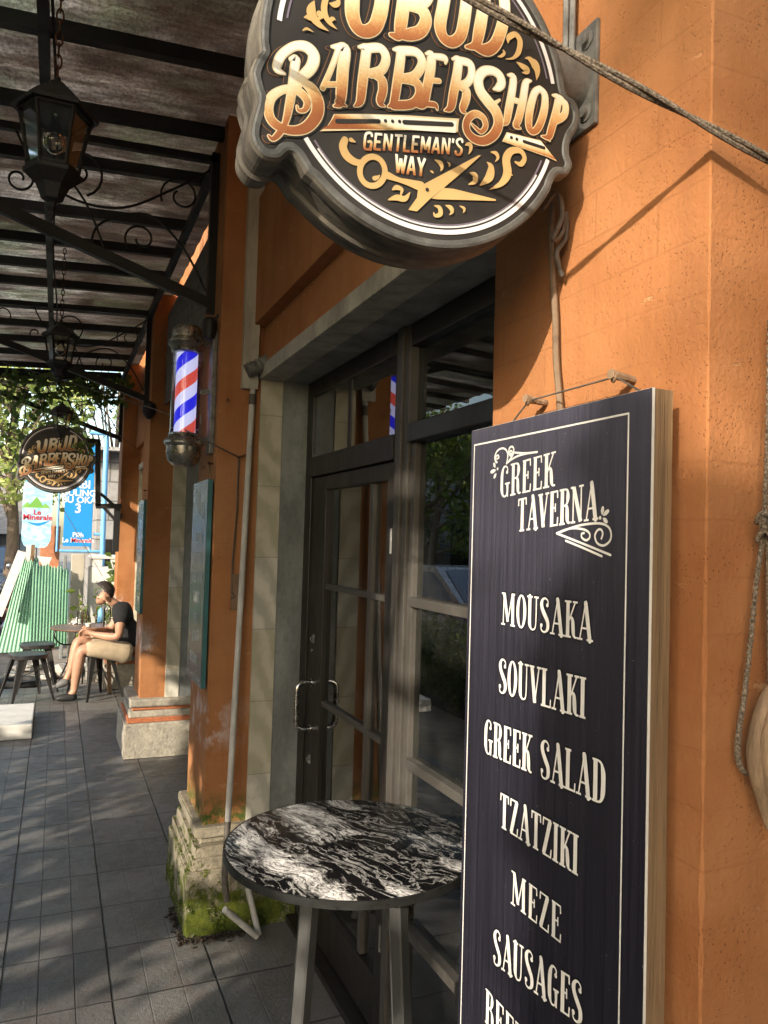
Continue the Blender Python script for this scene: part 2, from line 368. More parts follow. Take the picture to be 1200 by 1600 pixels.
def gold():
    N = NT('gold_gradient_print'); a = N.n('Attribute', attribute_name='grad').outputs['Fac']
    f = N.math('ADD', a, N.math('MULTIPLY', N.math('SUBTRACT', N.noise(420, 3, .8), .5), .30))
    c = N.ramp(f, (0, (.30,.10,.035)), (.18, (.43,.17,.06)), (.36, (.66,.42,.18)), (.54, (.82,.68,.42)), (.74, (.90,.86,.74)))
    return N.set(c, .5, 0)
M['gold'] = gold()
M['goldline'] = paint('pale_gold_outline', (.80,.66,.40)); M['copper'] = paint('thin_copper_line', (.30,.15,.07)); M['orn'] = paint('ornament_gold', (.62,.42,.18))
def signface():
    N = NT('charcoal_sign_face'); c = N.mix(N.ramp(N.noise(5, 5, .65), (.35, 0.), (.7, 1.)), (.022,.021,.020), (.05,.045,.040))
    spk = N.ramp(N.noise(700, 2, .6), (.69, 0.), (.74, 1.)); c = N.mix(N.math('MULTIPLY', spk, .35), c, (.35,.30,.24))
    return N.set(c, N.ramp(N.noise(30, 4, .6), (.3, .32), (.7, .55)), 0, N.noise(80, 3, .6), .05, .002, .5)
M['signface'] = signface()
M['sign_rim'] = simple('dull_alloy_rim', (.115,.118,.113), .5, .2, .4, 40, .2, 200)
def signside():
    N = NT('dusty_sign_side'); x, y, z = N.xyz(); v = N.pos(1, 3.5, 1)
    c = N.mix(N.ramp(N.noise(6, 6, .7, v), (.35, 0.), (.65, 1.)), (.045,.042,.038), (.22,.20,.165))
    return N.set(c, .75, 0, N.noise(50, 4, .6), .2, .004, .3)
M['signside'] = signside()
M['ring_white'] = paint('white_ring_print', (.80,.79,.80)); M['ring_lilac'] = paint('lilac_ring_print', (.20,.175,.23))
def glass(name, tint=(.86,.9,.88), refl=1.0, rough=.0, dirt=.06):
    N = NT(name); N.t.nodes.remove(N.b)
    fr = N.n('Fresnel', {'IOR': 1.55}).outputs[0]; fr = N.math('MULTIPLY', fr, refl, True)
    tr = N.n('BsdfTransparent', {'Color': (*tint, 1)}).outputs[0]; gl = N.n('BsdfGlossy', {'Color': (1,1,1,1), 'Roughness': rough}).outputs[0]
    df = N.n('BsdfDiffuse', {'Color': (.45,.43,.38,1)}).outputs[0]
    dm = N.math('MULTIPLY', N.math('ADD', N.ramp(N.noise(300, 3, .7), (.68, 0.), (.74, 1.)), N.ramp(N.noise(3, 5, .7), (.4, 0.), (.8, .5))), dirt)
    a = N.n('MixShader', {0: fr, 1: tr, 2: gl}).outputs[0]; b = N.n('MixShader', {0: dm, 1: a, 2: df}).outputs[0]
    N.t.links.new(b, N.out.inputs[0]); return N.m
M['glass'] = glass('dusty_shop_glass', (.62,.66,.64), 1.5, .0, .10); M['glass_up'] = glass('top_light_glass', (.62,.66,.64), 2.4, .0, .08); M['lamp_glass'] = glass('lantern_glass', (.85,.80,.70), .4, .04, .04); M['clear'] = glass('clear_glass', (.93,.96,.96), 1.2)
def roof_sheet():
    N = NT('grimy_translucent_roof_sheet'); N.t.nodes.remove(N.b)
    a = N.noise(1.5, 3, .55, N.pos(1, 1.6, 1)); b = N.noise(5, 6, .7, N.pos(.5, 2.2, 1)); st = N.noise(26, 5, .7, N.pos(.35, 1.6, 1)); sp = N.noise(60, 5, .7, N.pos(1.5, 1, 1)); sd = N.ramp(N.noise(170, 3, .7, N.pos(.8,1,1)), (.64, 0.), (.74, 1.))
    x = N.xyz()[0]
    c = N.mix(N.ramp(a, (.38, 0.), (.62, 1.)), (.26,.225,.19), (.86,.84,.78)); c = N.mix(N.ramp(b, (.40, .6), (.62, 0.)), c, (.17,.135,.11))
    c = N.mix(N.math('MULTIPLY', N.ramp(N.noise(1.9, 3, .6), (.5, 0.), (.64, 1.)), .45), c, (.50,.60,.44))
    c = N.mix(N.ramp(st, (.40, .45), (.60, 0.)), c, (.10,.08,.065)); c = N.mix(N.ramp(sp, (.40, .5), (.56, 0.)), c, (.08,.063,.05))
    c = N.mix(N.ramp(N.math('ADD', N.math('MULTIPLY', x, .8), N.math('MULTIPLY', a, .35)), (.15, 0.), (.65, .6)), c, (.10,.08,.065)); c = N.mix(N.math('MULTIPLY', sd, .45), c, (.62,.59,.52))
    tl = N.n('BsdfTranslucent', {'Color': c}).outputs[0]; df = N.n('BsdfDiffuse', {'Color': N.mix(.5, c, (.07,.06,.05))}).outputs[0]
    gs = N.n('BsdfGlossy', {'Color': (.5,.5,.5,1), 'Roughness': .35}).outputs[0]
    m_ = N.n('MixShader', {0: .2, 1: tl, 2: df}).outputs[0]; m_ = N.n('MixShader', {0: .05, 1: m_, 2: gs}).outputs[0]
    N.t.links.new(m_, N.out.inputs[0]); return N.m
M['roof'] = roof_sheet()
def leafmat(name, dark, light, trans=.4):
    N = NT(name); N.t.nodes.remove(N.b); r = N.n('NewGeometry').outputs['Random Per Island']
    c = N.mix(N.ramp(r, (.1, 0.), (.9, 1.)), dark, light)
    d = N.n('BsdfDiffuse', {'Color': c}).outputs[0]; t = N.n('BsdfTranslucent', {'Color': N.mix(.5, c, tuple(a*1.3 for a in light))}).outputs[0]
    g = N.n('BsdfGlossy', {'Color': (1,1,1,1), 'Roughness': .45}).outputs[0]
    b = N.n('MixShader', {0: trans, 1: d, 2: t}).outputs[0]; b = N.n('MixShader', {0: .04, 1: b, 2: g}).outputs[0]
    N.t.links.new(b, N.out.inputs[0]); return N.m
M['leaf'] = leafmat('street_tree_leaves', (.07,.12,.018), (.20,.26,.04), .5); M['vine'] = leafmat('vine_leaves', (.05,.09,.015), (.14,.21,.04), .35)
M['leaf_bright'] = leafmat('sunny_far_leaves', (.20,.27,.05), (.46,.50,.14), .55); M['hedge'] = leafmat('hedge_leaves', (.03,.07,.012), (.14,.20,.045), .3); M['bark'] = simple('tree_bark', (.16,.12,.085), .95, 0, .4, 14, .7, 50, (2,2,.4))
def corrug():
    N = NT('mint_green_corrugated_sheet'); c = N.mix(N.ramp(N.noise(5, 5, .7), (.35, 0.), (.7, 1.)), (.19,.42,.27), (.25,.50,.33))
    c = N.mix(N.ramp(N.noise(18, 5, .75), (.66, 0.), (.72, .7)), c, (.60,.52,.38)); return N.set(c, .5, 0, N.noise(30, 3, .6), .1)
M['mint'] = corrug()
M['skin'] = simple('sun_warmed_skin', (.45,.245,.155), .5, 0, .12, 14, .1); M['hair'] = simple('short_dark_hair', (.03,.021,.016), .6, 0, .4, 160, .5, 260)
M['shirt'] = simple('black_cotton', (.010,.010,.011), .9, 0, .25, 20, .4, 30); M['shorts'] = simple('khaki_cotton', (.44,.35,.235), .9, 0, .15, 14, .5, 26)
M['croc'] = simple('grey_clog_rubber', (.13,.13,.13), .6, 0, .2, 20); M['crocb'] = simple('black_clog_rubber', (.02,.02,.02), .6, 0, .2, 20)
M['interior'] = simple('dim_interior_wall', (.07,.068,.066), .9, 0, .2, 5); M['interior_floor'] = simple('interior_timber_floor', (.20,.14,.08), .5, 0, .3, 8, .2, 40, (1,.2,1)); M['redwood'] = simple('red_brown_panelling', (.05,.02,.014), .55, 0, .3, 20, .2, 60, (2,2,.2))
def stoneblocks():
    N = NT('grey_stone_blocks'); x, y, z = N.xyz()
    br = N.n('TexBrick', {'Vector': N.comb(N.math('ADD', x, y), z), 'Color1': (.26,.25,.24,1), 'Color2': (.36,.35,.33,1), 'Mortar': (.12,.12,.11,1), 'Scale': 1, 'Mortar Size': .012, 'Brick Width': .62, 'Row Height': .3})
    c = N.mix(N.ramp(N.noise(9, 6, .7), (.4, 0.), (.75, .6)), br.outputs[0], (.15,.145,.13)); return N.set(c, .95, 0, N.noise(30, 5, .65), .4, .01)
M['asphalt'] = simple('worn_asphalt', (.055,.053,.05), .9, 0, .3, 5, .5, 120); M['dirt'] = simple('dusty_ground', (.26,.22,.17), .95, 0, .35, 3, .6, 30)
M['white_paint'] = simple('old_white_paint', (.70,.68,.62), .7, 0, .12, 8, .2); M['plaster'] = simple('cream_plaster', (.46,.42,.34), .9, 0, .2, 2, .2)
M['rooftile'] = simple('clay_roof_tiles', (.30,.12,.06), .9, 0, .35, 8, .5, 30); M['brickface'] = simple('orange_brick', (.48,.20,.10), .9, 0, .25, 20, .3, 60)
M['stonewall'] = stoneblocks(); M['blue_pole'] = simple('sky_blue_paint', (.16,.42,.70), .45, 0, .15, 12); M['blue'] = paint('cyan_blue_print', (.02,.27,.66), .4)
M['car'] = simple('dark_blue_car_paint', (.05,.07,.12), .25, 0, .1, 3, 0); M['rubber'] = simple('black_rubber', (.015,.015,.015), .7)
M['panel'] = simple('smoky_acrylic_panel', (.12,.12,.11), .45, 0, .4, 5, .05, 30, (1,.4,3)); M['etch'] = paint('painted_rib_reflection', (.34,.33,.30))
# ---------------------------------------------------------------- ground
m = MB(); m.box(-.62, 1.6, -1.2, 8.62, -.25, 0); struct('walkway', m, M['tiles'])
m = MB(); m.box(-60, 60, -60, 120, -.6, -.26); struct('ground', m, M['dirt'])
m = MB(); m.box(-7.2, -2.0, -40, 60, -.259, -.235); struct('road', m, M['asphalt'])
m = MB(); m.box(-1.2, 8, 8.621, 14, -.259, -.03); struct('yard', m, M['dirt'])
m = MB(); q0 = onZ(40, 1155, .002); q1 = onZ(40, 1098, .12); m.bbox(-1.3, -.112, q0.y, q1.y, .002, .115, .008); o = m.build('concrete_step', M['white_paint']); tag(o, 'low pale concrete step at the left edge of the tiled walkway', 'step')

# ---------------------------------------------------------------- the shop building
BX = .60                                                   # street face of the pillars
PY = (.578, 3.20, 5.82, 8.44)                              # their near faces
B = thing('shop_building', 'orange terracotta shopfront building with square pillars and dark framed glass doors', 'building', (1.0, 4.7, 0))
for i, y0 in enumerate(PY):
    m = MB(); x1 = 1.15 if i else 2.2; y1 = y0+.42; zs = np.arange(.002, 4.41, .022); random.seed(50+i); kn = [[abs(random.gauss(.0012, .0009))+(random.random() < .035)*random.uniform(.002, .005)+.0008 for _ in range(len(zs)+2)] for c_ in range(2)]
    vs = []
    for j, z in enumerate(zs):
        a_ = (kn[0][j]+kn[0][j+1])/2; b_ = (kn[1][j]+kn[1][j+1])/2
        vs += [(BX, y0+a_, z), (BX+a_*.4, y0+a_*.4, z), (BX+a_, y0, z), (x1, y0, z), (x1, y1, z), (BX+b_, y1, z), (BX+b_*.4, y1-b_*.4, z), (BX, y1-b_, z)]
    nz = len(zs); m.add(vs, [[j*8+k, j*8+(k+1) % 8, (j+1)*8+(k+1) % 8, (j+1)*8+k] for j in range(nz-1) for k in range(8)]+[list(range(7, -1, -1)), [(nz-1)*8+k for k in range(8)]])
    p = m.build('pillar', M['terra'], B)
    t = M['plinth'] if i < 2 else M['plinth_clean']
    def tier(o_, z0, z1, rough=.004, bv=.006):
        k = MB(); k.bbox(BX-o_, 1.0, y0-o_, y0+.42+o_, z0, z1, bv, rough); return k
    if i < 2:
        for o_, z0, z1, nm in ((.066, .003, .252, 'plinth_block'), (.052, .2525, .297, 'plinth_tier'), (.036, .2975, .341, 'plinth_tier'), (.014, .3415, .374, 'plinth_tier'), (.034, .3745, .416, 'plinth_cap')):
            tier(o_, z0, z1).build(nm, t, p)
    else:
        for o_, z0, z1, nm, mm in ((.105, .003, .25, 'plinth_block', t), (.085, .2505, .283, 'brick_course', M['plinth_red']), (.07, .2835, .33, 'plinth_tier', t), (.05, .3305, .358, 'brick_course', M['plinth_red']), (.07, .3585, .41, 'plinth_cap', t)):
            tier(o_, z0, z1, .003, .008).build(nm, mm, p)
for i in range(3):
    a, b = PY[i]+.42, PY[i+1]
    m = MB(); m.box(.782, 1.10, a-.05, b+.05, 2.331, 4.38); m.build('upper_wall', M['terra'], B)
    m = MB(); m.bbox(.735, .80, a-.03, b+.03, 2.50, 3.05, .004); m.build('wall_beam', M['terra'], B)
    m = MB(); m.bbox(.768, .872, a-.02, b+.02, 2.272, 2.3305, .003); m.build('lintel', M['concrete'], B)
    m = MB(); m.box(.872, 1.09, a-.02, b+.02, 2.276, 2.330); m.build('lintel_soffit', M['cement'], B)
    for s, y in ((1, a), (-1, b)):
        q = (y, y+.016) if s > 0 else (y-.016, y)
        m = MB(); m.bbox(.776, .874, *q, .002, 2.2715, .002); m.build('door_jamb', M['sand'], B)
        q = (y, y+.009) if s > 0 else (y-.009, y)
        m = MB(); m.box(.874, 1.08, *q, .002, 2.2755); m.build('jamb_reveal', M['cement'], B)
    m = MB(); m.box(.945, 1.12, a-.01, b+.01, .0005, .028); m.build('threshold', M['frame'], B)
def post(m, y0, y1, z0, z1, x0=.985, x1=1.04, b=.004): return m.bbox(x0, x1, y0, y1, z0, z1, b)
mossy = [o for o in B.children if o.name.startswith('pillar')][1]
m = MB(); random.seed(17)
for _ in range(9000):
    f = random.random(); z = abs(random.gauss(0, .11)); 
    if f < .55:
        x, y = random.uniform(.535, .86), 3.1335; n_ = Vector((0,-1,.25)); cl = math.sin(x*31)+math.sin(z*43+x*17)+math.sin(x*77+z*29)
    else:
        x, y = .5335, random.uniform(3.135, 3.685); n_ = Vector((-1,0,.25)); cl = math.sin(y*31)+math.sin(z*43+y*17)+math.sin(y*77+z*29)
    if z > .245 or cl < .25+z*5: continue
    m.leaf((x, y, z+.004), random.uniform(.004,.010), (n_+Vector((random.gauss(0,.5), random.gauss(0,.5), random.gauss(0,.5)))).normalized())
for _ in range(900):
    x = random.choice((.537, .552, .566))+random.uniform(0, .012); y = random.uniform(3.14, 3.68); z = {.537:.253,.552:.298,.566:.342}[min((.537,.552,.566), key=lambda q: abs(q+.006-x))]
    if math.sin(y*40)+math.sin(y*93+x*50) < .3: continue
    m.leaf((x, y, z), random.uniform(.004,.009), Vector((random.gauss(-.3,.5), random.gauss(0,.5), 1)).normalized())
M['moss'] = leafmat('moss_tufts', (.03,.05,.008), (.15,.18,.025), .2); o = m.build('moss', M['moss'], mossy); o['kind'] = 'stuff'
# front bay: door with top lights, tall shop window
a, b = PY[0]+.436, PY[1]-.016
fr = MB(); post(fr, 2.195, 2.241, .03, 2.274, .986); post(fr, 3.105, b, .03, 2.274); post(fr, a, a+.05, .03, 2.274); post(fr, 2.24, 3.105, 2.205, 2.274, .983); post(fr, a+.05, 2.125, 2.205, 2.274, .983)
post(fr, 2.24, 3.105, 1.862, 1.945, .980); post(fr, a+.05, 2.125, 1.905, 1.962, .976); post(fr, 2.655, 2.69, 1.945, 2.205, .99)
frame = fr.build('door_frame', M['frame'], B)
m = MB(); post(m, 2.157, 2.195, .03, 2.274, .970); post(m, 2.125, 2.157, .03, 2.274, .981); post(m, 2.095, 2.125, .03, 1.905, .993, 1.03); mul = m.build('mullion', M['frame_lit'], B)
door = MB(); post(door, 2.925, 3.10, .035, 1.858, .993, 1.036); post(door, 2.242, 2.30, .035, 1.858, .993, 1.036); post(door, 2.30, 2.925, 1.80, 1.858, .993, 1.036); post(door, 2.30, 2.925, .035, .20, .993, 1.036)
door = door.build('door', M['frame'], B)
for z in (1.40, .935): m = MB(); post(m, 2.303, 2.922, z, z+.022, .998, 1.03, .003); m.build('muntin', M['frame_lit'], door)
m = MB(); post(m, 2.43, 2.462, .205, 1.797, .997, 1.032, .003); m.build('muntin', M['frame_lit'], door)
m = MB(); m.box(1.012, 1.016, 2.30, 2.925, .20, 1.80); m.build('door_glass', M['glass'], door)
m = MB(); m.tube(catmull([(.996, 3.02, 1.010), (.955, 3.02, 1.012), (.93, 3.02, .995), (.926, 3.02, .955), (.926, 3.02, .875), (.93, 3.02, .838), (.955, 3.02, .822), (.996, 3.02, .824)], 5), .0115, 14)
for z in (1.010, .824): m.lathe([(.018, -.004), (.018, .003), (.011, .005)], (.991, 3.02, z), 16, 'X')
m.build('pull_handle', M['chrome'], door, True)
m = MB(); m.lathe([(.008, -.004), (.008, .002), (.004, .004)], (.991, 3.03, 1.14), 12, 'X'); m.build('keyhole', M['chrome'], door, True)
for z in (1.19, .70):
    m = MB(); m.bbox(.984, .993, 3.008, 3.022, z-.018, z+.018, .002); m.tube([(.984, 3.015, z+.01), (.975, 3.015, z), (.982, 3.012, z-.012)], .0025, 6); m.build('latch', M['zinc'], door)
for z in (1.6, .35):
    m = MB(); m.tube([(.989, 2.243, z-.04), (.989, 2.243, z+.04)], .007, 10); m.build('hinge', M['zinc'], door, True)
win = MB()
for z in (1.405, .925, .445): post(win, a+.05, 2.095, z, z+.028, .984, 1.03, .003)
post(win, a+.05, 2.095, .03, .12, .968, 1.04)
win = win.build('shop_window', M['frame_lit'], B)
m = MB(); m.box(1.012, 1.016, a+.05, 2.095, .12, 1.905); m.build('window_pane', M['glass'], win)
m = MB(); m.box(1.012, 1.016, a+.05, 2.125, 1.962, 2.205); m.build('top_light_pane', M['glass'], win)
m = MB(); m.box(.993, .996, 2.24, 2.66, 1.945, 2.205); m.box(.993, .996, 2.685, 3.105, 1.945, 2.205); m.build('top_light_pane', M['glass_up'], win)
m = MB()
for k in range(60): # wet dirt gathered along the pane foot
    y = random.uniform(a+.06, 2.09); m.leaf((1.0095, y, 1.965+abs(random.gauss(0,.006))), .008, Vector((0, random.choice((-1,1)), .2)).normalized())
m.build('pane_dirt', M['concrete'], win)
for i in (1, 2):
    a, b = PY[i]+.436, PY[i+1]-.016
    m = MB(); post(m, b-.06, b, .03, 2.274); post(m, a, a+.06, .03, 2.274); post(m, a+.06, b-.06, 2.20, 2.274); post(m, a+.06, b-.06, 1.88, 1.95); post(m, a+.06, b-.06, .03, .16)
    for y in ((a+b)/2-.04, a+.55, b-.6): post(m, y, y+.06, .16, 1.88)
    w = m.build('shop_window', M['frame'], B)
    k = MB(); k.box(1.012, 1.016, a+.06, b-.06, .16, 1.88); k.build('window_pane', M['glass'], w)
    k = MB(); k.box(1.012, 1.016, a+.06, b-.06, 1.95, 2.20); k.build('top_light_pane', M['glass'], w)
# the room behind the glass
m = MB(); m.box(1.10, 5.0, .62, 8.6, -.2, .02); m.build('room_floor', M['interior_floor'], B)
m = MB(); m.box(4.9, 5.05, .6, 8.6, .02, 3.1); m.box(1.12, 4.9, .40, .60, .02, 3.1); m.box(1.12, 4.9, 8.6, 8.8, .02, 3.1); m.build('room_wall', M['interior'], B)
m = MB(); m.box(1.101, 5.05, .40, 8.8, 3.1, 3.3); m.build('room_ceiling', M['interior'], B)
m = MB(); m.box(.79, 5.1, .60, 8.86, 4.381, 4.5); m.build('flat_roof', M['cement'], B)
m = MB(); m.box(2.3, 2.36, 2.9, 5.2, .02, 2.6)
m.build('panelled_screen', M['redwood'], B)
sh = thing('back_bar_shelf', 'dim timber shelf of bottles seen through the front door glass', 'shelf', (2.2, 3.6, 0))
m = MB(); m.box(2.08, 2.298, 3.0, 5.0, 1.40, 1.43); m.box(2.08, 2.298, 3.0, 5.0, 1.02, 1.05); m.build('shelf_board', M['oldwood'], sh)
m = MB()
for y in (3.0, 4.0, 4.97): m.box(2.1, 2.298, y, y+.03, .02, 1.40)
m.build('shelf_upright', M['oldwood'], sh)
bt = MB(); bt.lathe([(.033, 0), (.036, .01), (.036, .16), (.03, .19), (.013, .23), (.012, .28), (.015, .283), (.015, .30)], (0, 0, 0), 14)
bt0 = None
for k in range(14):
    o = bt.build('bottle', M['amber'] if 'amber' in M else M.setdefault('amber', simple('amber_bottle_glass', (.22,.10,.02), .12, 0, .3, 10, 0)), None, True) if bt0 is None else bt0.copy()
    if bt0 is None: bt0 = o
    else: C.objects.link(o)
    o.location = (2.19, 3.08+k*.135, 1.4305 if k % 2 else 1.0505)
    tag(o, 'amber glass bottle on the dim shelf behind the front door', 'bottle', 'bottles on the back bar shelf')
m = MB(); m.tube(catmull([(1.05, 2.93, 1.56), (1.05, 2.8, 1.525), (1.05, 2.68, 1.515), (1.05, 2.56, 1.52), (1.05, 2.46, 1.54)], 5), .0045, 6)
tag(m.build('cord', M['white_pvc'], None, True), 'pale twisted cord sagging across the inside of the door glass', 'cord')
# a loose sign of smoky acrylic over the second bay
o = thing('smoky_panel', 'grey smoky panel with canopy reflections drawn as pale slanting lines high behind the barber pole', 'sign panel', (.70, 4.9, 2.9))
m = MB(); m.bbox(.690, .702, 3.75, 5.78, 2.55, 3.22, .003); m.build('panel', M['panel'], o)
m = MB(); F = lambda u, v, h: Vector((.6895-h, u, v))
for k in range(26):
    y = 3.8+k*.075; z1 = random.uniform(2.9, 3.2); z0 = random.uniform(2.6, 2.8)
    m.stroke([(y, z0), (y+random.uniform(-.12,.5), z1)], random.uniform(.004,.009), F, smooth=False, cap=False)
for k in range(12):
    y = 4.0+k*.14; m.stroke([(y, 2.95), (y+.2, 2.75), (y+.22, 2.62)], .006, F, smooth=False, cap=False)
m.build('rib_reflections', M['etch'], o)  # pale lines stand in for canopy ribs reflected in the panel

# ---------------------------------------------------------------- canopy
CN = thing('canopy', 'dark iron walkway canopy with grimy translucent roof sheets and scrolled wall brackets', 'canopy', (-.3, 5, 3.3))
def rz(x): return 3.385+.062*(x-.6)                        # roof underside
m = MB(); 
ys = [-.35+.0385*i for i in range(234)]
for i, y in enumerate(ys[:-1]):
    y2 = ys[i+1]; w = .006*math.sin(i*1.05); w2 = .006*math.sin((i+1)*1.05)
    vs = [(-2.15, y, rz(-2.15)+w), (.729, y, rz(.729)+w), (.729, y2, rz(.729)+w2), (-2.15, y2, rz(-2.15)+w2)]
    m.add(vs+[(a_, b_, c_+.004) for a_, b_, c_ in vs], [(0,3,2,1), (4,5,6,7)])
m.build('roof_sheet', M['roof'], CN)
for y in (-.3, .3, .95, 1.6, 2.2, 2.79, 3.30, 3.77, 4.38, 4.85, 5.30, 5.70, 6.30, 6.85, 7.40, 7.95, 8.55):
    m = MB(); m.bar((-2.12, y, rz(-2.12)-.032), (.60, y, rz(.6)-.032), .04, .052); m.build('rafter', M['black_metal'], CN)
m = MB(); m.bar((-.105, -.35, rz(-.105)-.115), (-.105, 8.6, rz(-.105)-.115), .035, .05); m.build('long_beam', M['black_metal'], CN)
m = MB(); m.tube(catmull([(-.075+.01*math.sin(y*2.3), y, rz(-.08)-.10-.02*abs(math.sin(y*1.2))) for y in np.arange(-.3, 8.6, .45)], 4), .005, 6); m.build('lamp_cable', M['rubber'], CN, True)
m = MB(); m.bar((-2.12, -.35, rz(-2.12)-.13), (-2.12, 8.6, rz(-2.12)-.13), .05, .08); m.build('eave_beam', M['black_metal'], CN)
m = MB(); m.bar((.585, 3.45, rz(.6)-.125), (.585, 8.6, rz(.6)-.125), .03, .05); m.build('wall_rail', M['black_metal'], CN)
for y in (3.38, 6.0, 8.62):
    br = MB(); br.bar((.585, y, 2.58), (.585, y, 3.30), .04, .03); br.bar((.585, y, 2.62), (-1.1, y, 3.16), .035, .045); br.bar((.585, y, 3.27), (-1.6, y, 3.15), .03, .03)
    br = br.build('bracket', M['black_metal'], CN)
    sc = MB()
    def spiral(cx, cz, r0, a0, turns, s=1, x2=None):
        pts = []
        for k in range(26):
            t = k/25; a = a0+s*turns*2*PI*t; r = r0*(1-.72*t); pts.append((cx+r*math.cos(a), y, cz+r*math.sin(a)))
        return pts
    sc.tube(spiral(.02, 3.10, .105, -1.2, 1.25), .0055, 6); sc.tube(spiral(.28, 2.86, .07, -2.4, 1.1, -1), .005, 6); sc.tube(spiral(.44, 3.08, .09, 3.6, 1.2, -1), .005, 6)
    sc.tube(spiral(-.42, 3.13, .09, 2.2, 1.2), .005, 6); sc.tube(spiral(-.2, 3.02, .055, .4, 1.1, -1), .005, 6)
    sc.tube(catmull([(.56, y, 3.22), (.40, y, 3.10), (.2, y, 2.98), (0, y, 2.98), (-.14, y, 3.08), (-.22, y, 3.22)], 6), .0055, 6)
    sc.tube(catmull([(.56, y, 2.68), (.45, y, 2.86), (.30, y, 2.97), (.12, y, 2.90), (.08, y, 2.80)], 6), .0055, 6); sc.tube(catmull([(-.10, y, 3.15), (.05, y, 2.98), (.14, y, 2.78)], 5), .005, 6)
    sc.build('scroll', M['black_metal'], br, True)
m = MB(); m.bar((-1.7, 8.66, 3.13), (.57, 8.66, 3.28), .05, .10); m.build('end_beam', M['black_metal'], CN)
m = MB(); m.bar((-1.7, 8.63, 3.035), (.30, 8.63, 3.165), .012, .035); m.build('pale_strip', M['white_paint'], CN)
# ---------------------------------------------------------------- hanging lanterns
def make_lantern(x, y, z, label):                          # z: underside of the cap rim
    t = thing('hanging_lantern', label, 'lantern', (x, y, z), 'lanterns hanging under the canopy')
    m = MB(); m.lathe([(.088, -.004), (.103, -.006), (.104, .004), (.098, .010), (.052, .052), (.030, .060), (.026, .074), (.010, .080), (.008, .094)], (x, y, z), 6); m.build('cap', M['black_metal'], t)
    zb = z-.150
    m = MB()
    for k in range(6):
        a = k*PI/3; P = [(x+r*math.cos(a), y+r*math.sin(a), zz) for r, zz in ((.086, z-.004), (.076, z-.05), (.066, z-.10), (.060, zb))]
        m.tube(P, .0048, 5)
        b = (k+1)*PI/3
        for r, zz in ((.086, z-.007), (.060, zb+.004)): m.bar((x+r*math.cos(a), y+r*math.sin(a), zz), (x+r*math.cos(b), y+r*math.sin(b), zz), .008)
    m.build('frame', M['black_metal'], t)
    m = MB()
    for k in range(6):
        a, b = k*PI/3, (k+1)*PI/3
        m.add([(x+r*math.cos(q), y+r*math.sin(q), zz) for r, zz in ((.081, z-.008), (.057, zb+.004)) for q in (a, b)], [(0, 1, 3, 2)])
    m.build('glass', M['lamp_glass'], t)
    m = MB(); m.lathe([(.062, .0), (.072, -.004), (.070, -.014), (.040, -.040), (.030, -.062), (.026, -.075), (.011, -.082), (.013, -.095), (.006, -.104), (.009, -.116), (.003, -.128)], (x, y, zb), 6); m.build('base', M['black_metal'], t)
    m = MB(); m.lathe([(.004, .045), (.011, .044), (.012, .025), (.016, .016), (.026, -.004), (.030, -.022), (.026, -.040), (.012, -.052), (.002, -.055)], (x, y, z-.05), 14); m.build('bulb', M['clear'], t, True)
    m = MB(); top = rz(x)-.14; zc = z+.09; k = 0
    while zc < top:
        pts = []
        for q in range(14):
            a = 2*PI*q/14; u = .0085*math.cos(a); v = .019*math.sin(a); pts.append((x+(u if k % 2 else 0), y+(0 if k % 2 else u), zc+.016+v))
        m.tube(pts, .0026, 5, True); zc += .030; k += 1
    m.build('chain', M['rust'], t, True)
    return t
make_lantern(-.046, 2.10, 2.668, 'nearest and largest black iron hanging lantern with hexagonal glass')
make_lantern(-.024, 4.72, 2.715, 'middle black hanging lantern on a rusty chain below the roof')
make_lantern(0.0, 7.34, 2.66, 'farthest small hanging lantern just above the round sign')

# ---------------------------------------------------------------- barber pole
px_, py_ = .495, 3.40
BP = thing('barber_pole', 'barber pole with blue white and red spiral stripes between tarnished metal caps', 'barber pole', (px_, py_, 1.9))
def stripes():
    N = NT('barber_spiral_stripes'); v = N.n('VectorMath', {0: N.co, 1: (-px_, -py_, 0)}, operation='ADD').outputs[0]; x, y, z = N.xyz(v)
    a = N.math('DIVIDE', N.math('ARCTAN2', y, x), 2*PI)
    f = N.math('FRACT', N.math('ADD', N.math('SUBTRACT', N.math('DIVIDE', z, .226), a), 10.34))
    c = N.ramp(f, (0, (.02,.02,.62)), (.25, (.55,.56,.80)), (.5, (.56,.07,.05)), (.75, (.55,.56,.80)), interp='CONSTANT')
    N.t.links.new(c, N.b.inputs['Emission Color']); N.b.inputs['Emission Strength'].default_value = .26
    return N.set(c, .4, 0)
m = MB(); m.lathe([(.046, 2.03), (.046, 2.41)], (px_, py_, 0), 40); m.build('striped_cylinder', stripes(), BP, True)
m = MB(); m.lathe([(.063, 2.03), (.063, 2.405)], (px_, py_, 0), 40); m.build('glass_tube', M['clear'], BP, True)
m = MB(); m.lathe([(.058, 2.395), (.066, 2.398), (.070, 2.41), (.064, 2.414), (.075, 2.424), (.084, 2.436), (.083, 2.446), (.070, 2.452), (.066, 2.458), (.070, 2.462), (.069, 2.486), (.064, 2.503), (.05, 2.516), (.025, 2.523), (.002, 2.525)], (px_, py_, 0), 36); m.build('top_cap', M['polecap'], BP, True)
m = MB(); m.lathe([(.060, 2.045), (.068, 2.042), (.070, 2.033), (.066, 2.028), (.076, 2.022), (.085, 2.010), (.086, 1.998), (.079, 1.990), (.074, 1.985), (.075, 1.955), (.068, 1.925), (.050, 1.906), (.025, 1.899), (.002, 1.897)], (px_, py_, 0), 36); m.build('bottom_cap', M['polecap'], BP, True)
m = MB(); m.bbox(.578, .5995, 3.255, 3.33, 1.95, 2.48, .004); m.build('back_plate', M['zinc'], BP)
